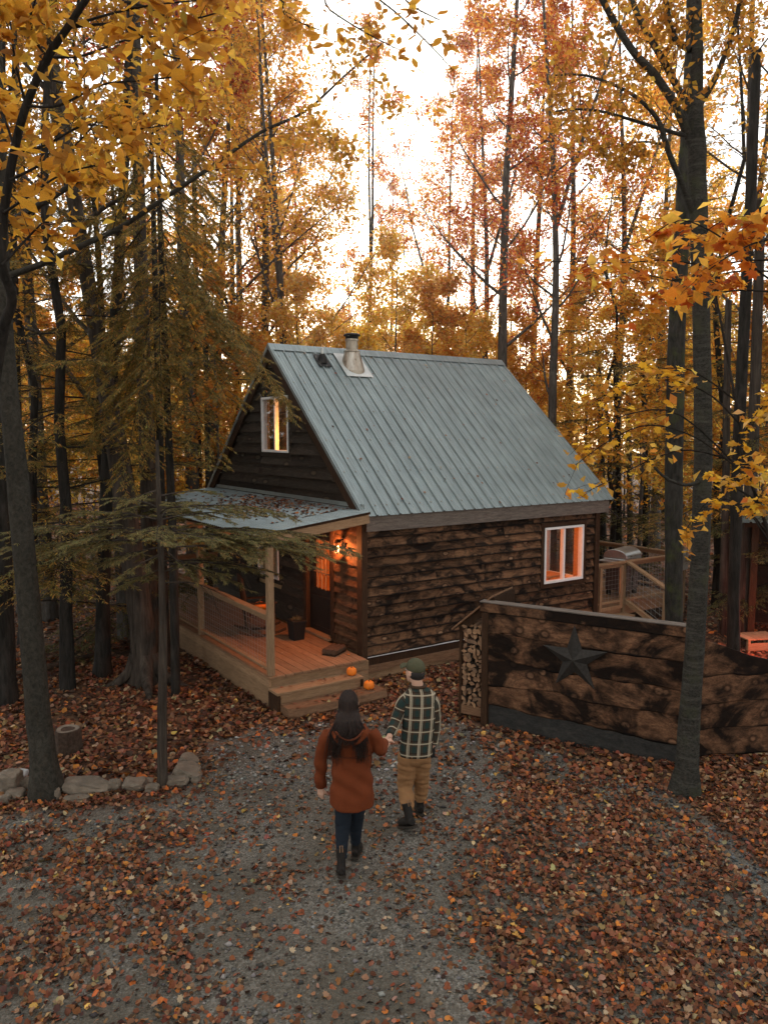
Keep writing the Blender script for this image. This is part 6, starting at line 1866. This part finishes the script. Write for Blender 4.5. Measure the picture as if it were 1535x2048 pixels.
def boot(parent, ank, yaw, pitch=0.0, s=1.0, top=.12, roll=0.0):
    """ank: world-relative ankle point ~0.09 above the sole"""
    Rm = Matrix.Rotation(yaw, 3, 'Z') @ Matrix.Rotation(pitch, 3, 'X')
    g = lambda x, y, z: Vector(ank) + Rm @ Vector((x*s, y*s, z*s))
    mb = MB()
    mb.tube([g(0,-.01,-.06), g(0,-.012,0), g(0,-.012,.06), g(0,-.012,top)], [.044*s,.043*s,.044*s,.050*s], 14)
    mb.tube([g(0,-.055,-.055), g(0,0,-.05), g(0,.06,-.052), g(0,.12,-.06), g(0,.165,-.066), g(0,.19,-.07)], [.034*s,.044*s,.046*s,.044*s,.034*s,.018*s], 14)
    bo = remesh(mb, 'boot', M['boot_brown'], parent, .007, 4)
    ms = MB(); out = [(-.030,-.09),(.030,-.09),(.040,-.05),(.036,.02),(.050,.10),(.044,.165),(.020,.205),(-.020,.205),(-.044,.165),(-.048,.10),(-.036,.02),(-.040,-.05)]
    ms.prism(out, lambda a, b, d: tuple(g(a, b, d)), -.108, -.088)
    ms.build('sole', M['sole'], bo)
    mt = MB(); mt.tube([g(-.012,-.062,top-.03), g(-.012,-.066,top+.03), g(.012,-.066,top+.03), g(.012,-.062,top-.03)], .005, 5); mt.build('pull_tab', M['boot_tab'], bo)
    return bo

# ---- woman in a rust coat
WB = Vector((-.33, 6.80, 0))
wo = thing('person', 'person with long dark hair in a rust coat walking towards the cabin', 'person', WB)
Q = lambda x, y, Y=6.80: P(x, y, Y) - WB
mpx = .00446
hc = Q(697, 1406, 6.82)
hipL, hipR = Q(688,1580,6.80), Q(716,1580,6.80)
kneL, kneR = Q(685,1655,6.74), Q(711,1648,6.92)
ankL = Q(682,1722,6.62); ankR = Q(711,1700,6.98)
ankL.z, ankR.z = .13, .098
mb = MB()
head(mb, hc, .05)
mb.tube([hc+Vector((0,-.02,-.05)), hc+Vector((0,-.03,-.13)), Q(699,1462,6.79)], [.052,.052,.06], 12)
mb.tube([Q(699,1455), Q(700,1480), Q(701,1520), Q(702,1560), Q(702,1585)], [.075,.095,.095,.10,.10], 14)
for a, b_, c in ((hipL, kneL, ankL), (hipR, kneR, ankR)): mb.tube([a, a.lerp(b_,.5), b_, b_.lerp(c,.4), c], [.085,.072,.054,.052,.036], 12)
aL = [Q(664,1474), Q(646,1500,6.81), Q(641,1532,6.84), Q(641,1575,6.90)]
aR = [Q(737,1473), Q(755,1484,6.77), Q(759,1498,6.80), Q(771,1484,7.10)]
for a in (aL, aR): mb.tube(smooth_path(a), [.050-.022*i/12 for i in range(13)], 10)
hand(mb, aL[-1], (0,.12,-1), (.5,.8,.1), .55, .95, -1)
hand(mb, aR[-1], (aR[3]-aR[2])+Vector((.05,.05,.0)), (.3,0,-.9), .55, .95, 1)
remesh(mb, 'body', M['skin'], wo, .0075, 2)
for k in (-1, 1):
    e_ = MB(); ellipsoid(e_, hc+Vector((k*.030,.082,.012)), (.011,.008,.009)); e_.build('eye', M['white_vinyl'], wo, smooth=True)
# coat
mb = MB()
rings = [(1437,698,18,.85),(1447,698,24,.85),(1455,698,40,.70),(1463,699,47,.62),(1478,700,49,.62),(1503,702,46,.62),(1530,703,44,.66),(1560,703,46,.70),(1588,703,49,.72),(1602,703,49,.73)]
pts_r = [(Q(cx_, y_, 6.80 if y_ > 1450 else 6.79), hw*mpx*.95, hw*mpx*dr*.95) for y_, cx_, hw, dr in rings]
b0 = len(mb.v); nR = 28
for c, hw, hd in pts_r:
    for k in range(nR):
        a = 2*math.pi*k/nR; e = .85
        hem = -.045*max(0, -math.sin(a))**1.0*(1 if c is pts_r[-1][0] else 0)
        mb.v.append(tuple(c+Vector((hw*math.copysign(abs(math.cos(a))**e, math.cos(a)), hd*math.copysign(abs(math.sin(a))**e, math.sin(a)), hem))))
for i in range(len(pts_r)-1):
    for k in range(nR): mb.f.append((b0+i*nR+k, b0+i*nR+(k+1) % nR, b0+(i+1)*nR+(k+1) % nR, b0+(i+1)*nR+k))
mb.f.append(tuple(b0+k for k in range(nR))); mb.f.append(tuple(b0+(len(pts_r)-1)*nR+k for k in reversed(range(nR))))
def sleeve(mb, pts, r0, r1):
    s_ = smooth_path(pts); n = len(s_); mb.tube(s_, [r0+(r1-r0)*(i/(n-1))**.8 for i in range(n)], 14)
sleeve(mb, [Q(660,1467)]+[aL[1], aL[2], Q(641,1574,6.89)], .072, .054)
sleeve(mb, [Q(740,1465)]+[aR[1], aR[2]+Vector((0,0,-.012)), aR[2].lerp(aR[3], .80)], .072, .049)
# hood lying on the back
hd_ = [Q(668,1449,6.74), Q(668,1466,6.66), Q(680,1484,6.625), Q(698,1491,6.615), Q(716,1484,6.625), Q(729,1466,6.66), Q(729,1449,6.74)]
mb.tube(smooth_path(hd_), .030, 10)
ellipsoid(mb, Q(698,1466,6.675), (.125,.05,.085)); ellipsoid(mb, Q(698,1478,6.66), (.085,.05,.06))
co_ = remesh(mb, 'coat', M['coat'], wo, .009, 5, fold_fn(.011, 13, 16, 1.3))
def band(pts, r, parent, mat, name): return MB().tube(smooth_path(pts), r, 6).build(name, mat, parent, smooth=True)
yb = []
for k in range(9):
    a = math.pi + math.pi*k/8; c = Q(702,1504); yb.append(c+Vector((46*mpx*math.cos(a)*.99, 46*mpx*.66*math.sin(a)*1.0+.0, 0)))
band(yb, .006, co_, M['coat_seam'], 'yoke_seam')
hh_ = [Q(670,1463,6.60), Q(683,1476,6.575), Q(698,1481,6.57), Q(713,1476,6.575), Q(726,1463,6.60)]
band(hh_, .010, co_, M['coat_seam'], 'hood_edge')
# jeans and boots
mb = MB()
for a, b_, c in ((hipL, kneL, ankL), (hipR, kneR, ankR)):
    s_ = smooth_path([a+Vector((0,0,.05)), a.lerp(b_,.55), b_, b_.lerp(c,.45), b_.lerp(c,.86)]); n = len(s_); mb.tube(s_, [.094-.042*min(1, i/(n-1)*1.15) for i in range(n)], 14)
remesh(mb, 'jeans', M['jeans'], wo, .009, 4, fold_fn(.0028, 20, 60, .4))
boot(wo, ankL+Vector((0,.0,-.005)), .12, -.28, .95, .15); boot(wo, ankR, -.18, 0, .95, .13)
# hair: cap on the skull and long locks over the back
hr = random.Random(12); mb = MB()
ellipsoid(mb, hc+Vector((0,-.030,.022)), (.089,.100,.113), None, 20, 14)
ellipsoid(mb, hc+Vector((0,-.062,-.045)), (.078,.062,.09), None, 16, 12)
mb2 = MB()
for i in range(720):
    a = hr.uniform(-1.25, 1.25)                     # angle round the back of the head
    ph = hr.uniform(.0, 1.45)
    def on(phi, k=1.03): return hc + Vector((math.sin(a)*.089*math.cos(phi)*k, -math.cos(a)*.100*math.cos(phi)*k-.030, .022+.113*math.sin(phi)*k))
    pts_ = [on(ph), on(ph*.5), on(0), hc + Vector((math.sin(a)*.098, -.118*math.cos(a)-.022, -.045))]
    sp_x = math.sin(a)*(.13+hr.gauss(0,.022)) + (.03 if a > 0 else -.035)*hr.random()
    L = hr.uniform(.18, .40)*(1 if abs(a) > .45 else .55)
    wv = hr.uniform(0, 6)
    e1 = hc + Vector((math.sin(a)*.116, -.135-.03*math.cos(a), -.10))
    e2 = hc + Vector((sp_x, -.235+.075*abs(math.sin(a))+.012*math.sin(wv), -.11-L*.5))
    e3 = hc + Vector((sp_x*1.08+.03*math.sin(wv), -.262+.105*abs(math.sin(a))+.016*math.sin(wv+1), -.11-L))
    s_ = smooth_path(pts_+[e1, e2, e3], 3); n = len(s_)
    mb2.tube(s_, [hr.uniform(.0026,.0042)*(1-.75*(j/(n-1))**3) for j in range(n)], 4)
mb.v, mb.f = mb.v+mb2.v, mb.f+[tuple(i+len(mb.v) for i in f) for f in mb2.f]
mb.build('hair', M['hair'], wo, smooth=True, fix=False)

# ---- man in a plaid shirt
MBs = Vector((.31, 7.62, 0))
ma = thing('person', 'person in plaid flannel shirt, olive cap and tan trousers', 'person', MBs)
Q = lambda x, y, Y=7.60: P(x, y, Y) - MBs
mpx = .00497
hc = Q(829, 1343, 7.60); YAW = .75
mb = MB()
g = head(mb, hc, YAW, 1.04)
mb.tube([hc+Vector((.01,-.02,-.04)), hc+Vector((.02,-.02,-.10)), Q(837,1382,7.60)], [.058,.058,.066], 12)
mb.tube([Q(838,1380), Q(838,1410), Q(835,1450), Q(832,1490), Q(829,1515)], [.075,.095,.095,.10,.095], 14)
hL, hR = Q(815,1515,7.60), Q(842,1512,7.62)
kL, kR = Q(810,1570,7.66), Q(842,1562,7.76)
anL, anR = Q(816,1632,7.46), Q(839,1620,7.84)
anL.z, anR.z = .150, .10
for a, b_, c in ((hL, kL, anL), (hR, kR, anR)): mb.tube([a, a.lerp(b_,.5), b_, b_.lerp(c,.4), c], [.088,.076,.058,.056,.040], 12)
aL = [Q(808,1398), Q(798,1425,7.59), Q(789,1448,7.54), Q(777,1477,7.36)]
aR = [Q(864,1396), Q(869,1428,7.62), Q(870,1455,7.65), Q(865,1492,7.66)]
for a in (aL, aR): mb.tube(smooth_path(a), [.052-.022*i/12 for i in range(13)], 10)
hand(mb, aL[-1], Vector((-.10,-.16,-.12)), (-.5,.2,-.5), .7, 1.03, 1)
hand(mb, aR[-1], Vector((-.05,.05,-1)), (-.7,.5,0), .9, 1.03, 1)
remesh(mb, 'body', M['skin'], ma, .0075, 2)
for k in (-1, 1):
    e_ = MB(); ellipsoid(e_, g(k*.030,.084,.010), (.011,.009,.009)); e_.build('eye', M['white_vinyl'], ma, smooth=True)
# shirt
sr = [(1366,834,13,.9),(1374,836,17,.9),(1380,838,27,.68),(1388,839,35,.60),(1400,839,38,.60),(1425,838,37,.62),(1452,836,36,.64),(1480,833,36,.66),(1509,831,37,.68)]
sh_ = loft('shirt', [(Q(cx_, y_), hw*mpx*.93, hw*mpx*dr*.93) for y_, cx_, hw, dr in sr], M['plaid'], ma, 44, 4, folds=.012, seed=2)
def slv(pts, rs):
    s_ = [(p, r, r) for p, r in zip(pts, rs)]
    return loft('sleeve', s_, M['plaid'], sh_, 22, 5, folds=.03, seed=5, tube=True)
slv([Q(817,1396), Q(806,1406), aL[1], aL[2], Q(780,1472,7.40)], [.066,.068,.061,.055,.049])
slv([Q(857,1394), Q(865,1406), aR[1], aR[2], Q(866,1487,7.66)], [.064,.068,.061,.056,.049])
cl = [Q(835,1371)+Vector((.082*math.cos(a), .075*math.sin(a), 0)) for a in np.linspace(-math.pi*1.35, math.pi*.35, 14)]
MB().tube(cl, [.016]*14, 8, sx=1.0).build('collar', M['plaid'], sh_, smooth=True)
# trousers
mb = MB()
ellipsoid(mb, Q(829,1512), (.165,.115,.10))
for a, b_, c in ((hL, kL, anL), (hR, kR, anR)):
    s_ = smooth_path([a+Vector((0,0,.04)), a.lerp(b_,.55), b_, b_.lerp(c,.5), b_.lerp(c,.80)]); n = len(s_); mb.tube(s_, [.104-.036*min(1, i/(n-1)*1.1) for i in range(n)], 14)
remesh(mb, 'trousers', M['chino'], ma, .009, 4, fold_fn(.0065, 14, 44, 2.4))
boot(ma, anL, .60, -.38, 1.06, .12); boot(ma, anR, .10, 0, 1.06, .12)
# cap with brim, short hair below it
Rm = Matrix.Rotation(YAW, 3, 'Z')
mb = MB(); ellipsoid(mb, g(0,-.012,.040), (.086,.108,.100), Rm, 24, 16)
for i, v_ in enumerate(mb.v):
    lo = Rm.inverted() @ (Vector(v_)-hc)
    if lo.z < .022+ .10*min(0, lo.y): lo.z = .022+.10*min(0, lo.y)
    mb.v[i] = tuple(hc + Rm @ lo)
cp = mb.build('cap', M['cap'], ma, smooth=True)
mb = MB(); top, bot = [], []
N = 14
for i in range(N+1):
    a = -1.05+2.1*i/N
    for r, dz in ((.088,.034),(.15,.028),(.172,.016)):
        p = Vector((math.sin(a)*r*.62, .012+math.cos(a)*r, dz+.03-.018*abs(math.sin(a)))); top.append(hc+Rm@p)
n3 = 3
b0 = len(mb.v); mb.v += [tuple(p) for p in top]; mb.v += [tuple(p-Vector((0,0,.006))) for p in top]
for i in range(N):
    for k in range(2):
        q_ = (i*n3+k, i*n3+k+1, (i+1)*n3+k+1, (i+1)*n3+k); mb.f.append(q_); mb.f.append(tuple(x_+len(top) for x_ in reversed(q_)))
    e_ = (i*n3+2, i*n3+2+len(top), (i+1)*n3+2+len(top), (i+1)*n3+2); mb.f.append(e_)
mb.build('cap_brim', M['cap'], cp, smooth=True)
mb = MB(); ellipsoid(mb, g(0,-.030,-.012), (.083,.086,.075), Rm, 20, 12); mb.build('hair', M['hair_short'], ma, smooth=True)
ph = thing('phone', 'dark phone held in the right hand of the plaid-shirt person', 'phone', Q(864,1505,7.64)+MBs, .6)
MB().box(-.036,.036,-.005,.005,-.06,.085).build('case', M['black_metal'], ph, bevel=.004)
MB().box(-.032,.032,-.0065,-.0055,-.055,.080).build('screen', M['black_bin'], ph)

# ------------------------------------------------------------------ thin evening haze filling the wood
hz = MB().box(-152, 152, -32, 172, -2.2, 27).build('haze', None)
hm = bpy.data.materials.new('haze_air'); hm.use_nodes = True
hn, hl = hm.node_tree.nodes, hm.node_tree.links
hn.clear()
ho = hn.new('ShaderNodeOutputMaterial'); hv = hn.new('ShaderNodeVolumePrincipled')
hv.inputs['Color'].default_value = (.93, .92, .88, 1)
hv.inputs['Density'].default_value = .0005
hv.inputs['Anisotropy'].default_value = .86
hl.new(hv.outputs[0], ho.inputs['Volume'])
hz.data.materials.append(hm)
tag(hz, 'thin haze hanging in the wood', kind='stuff')
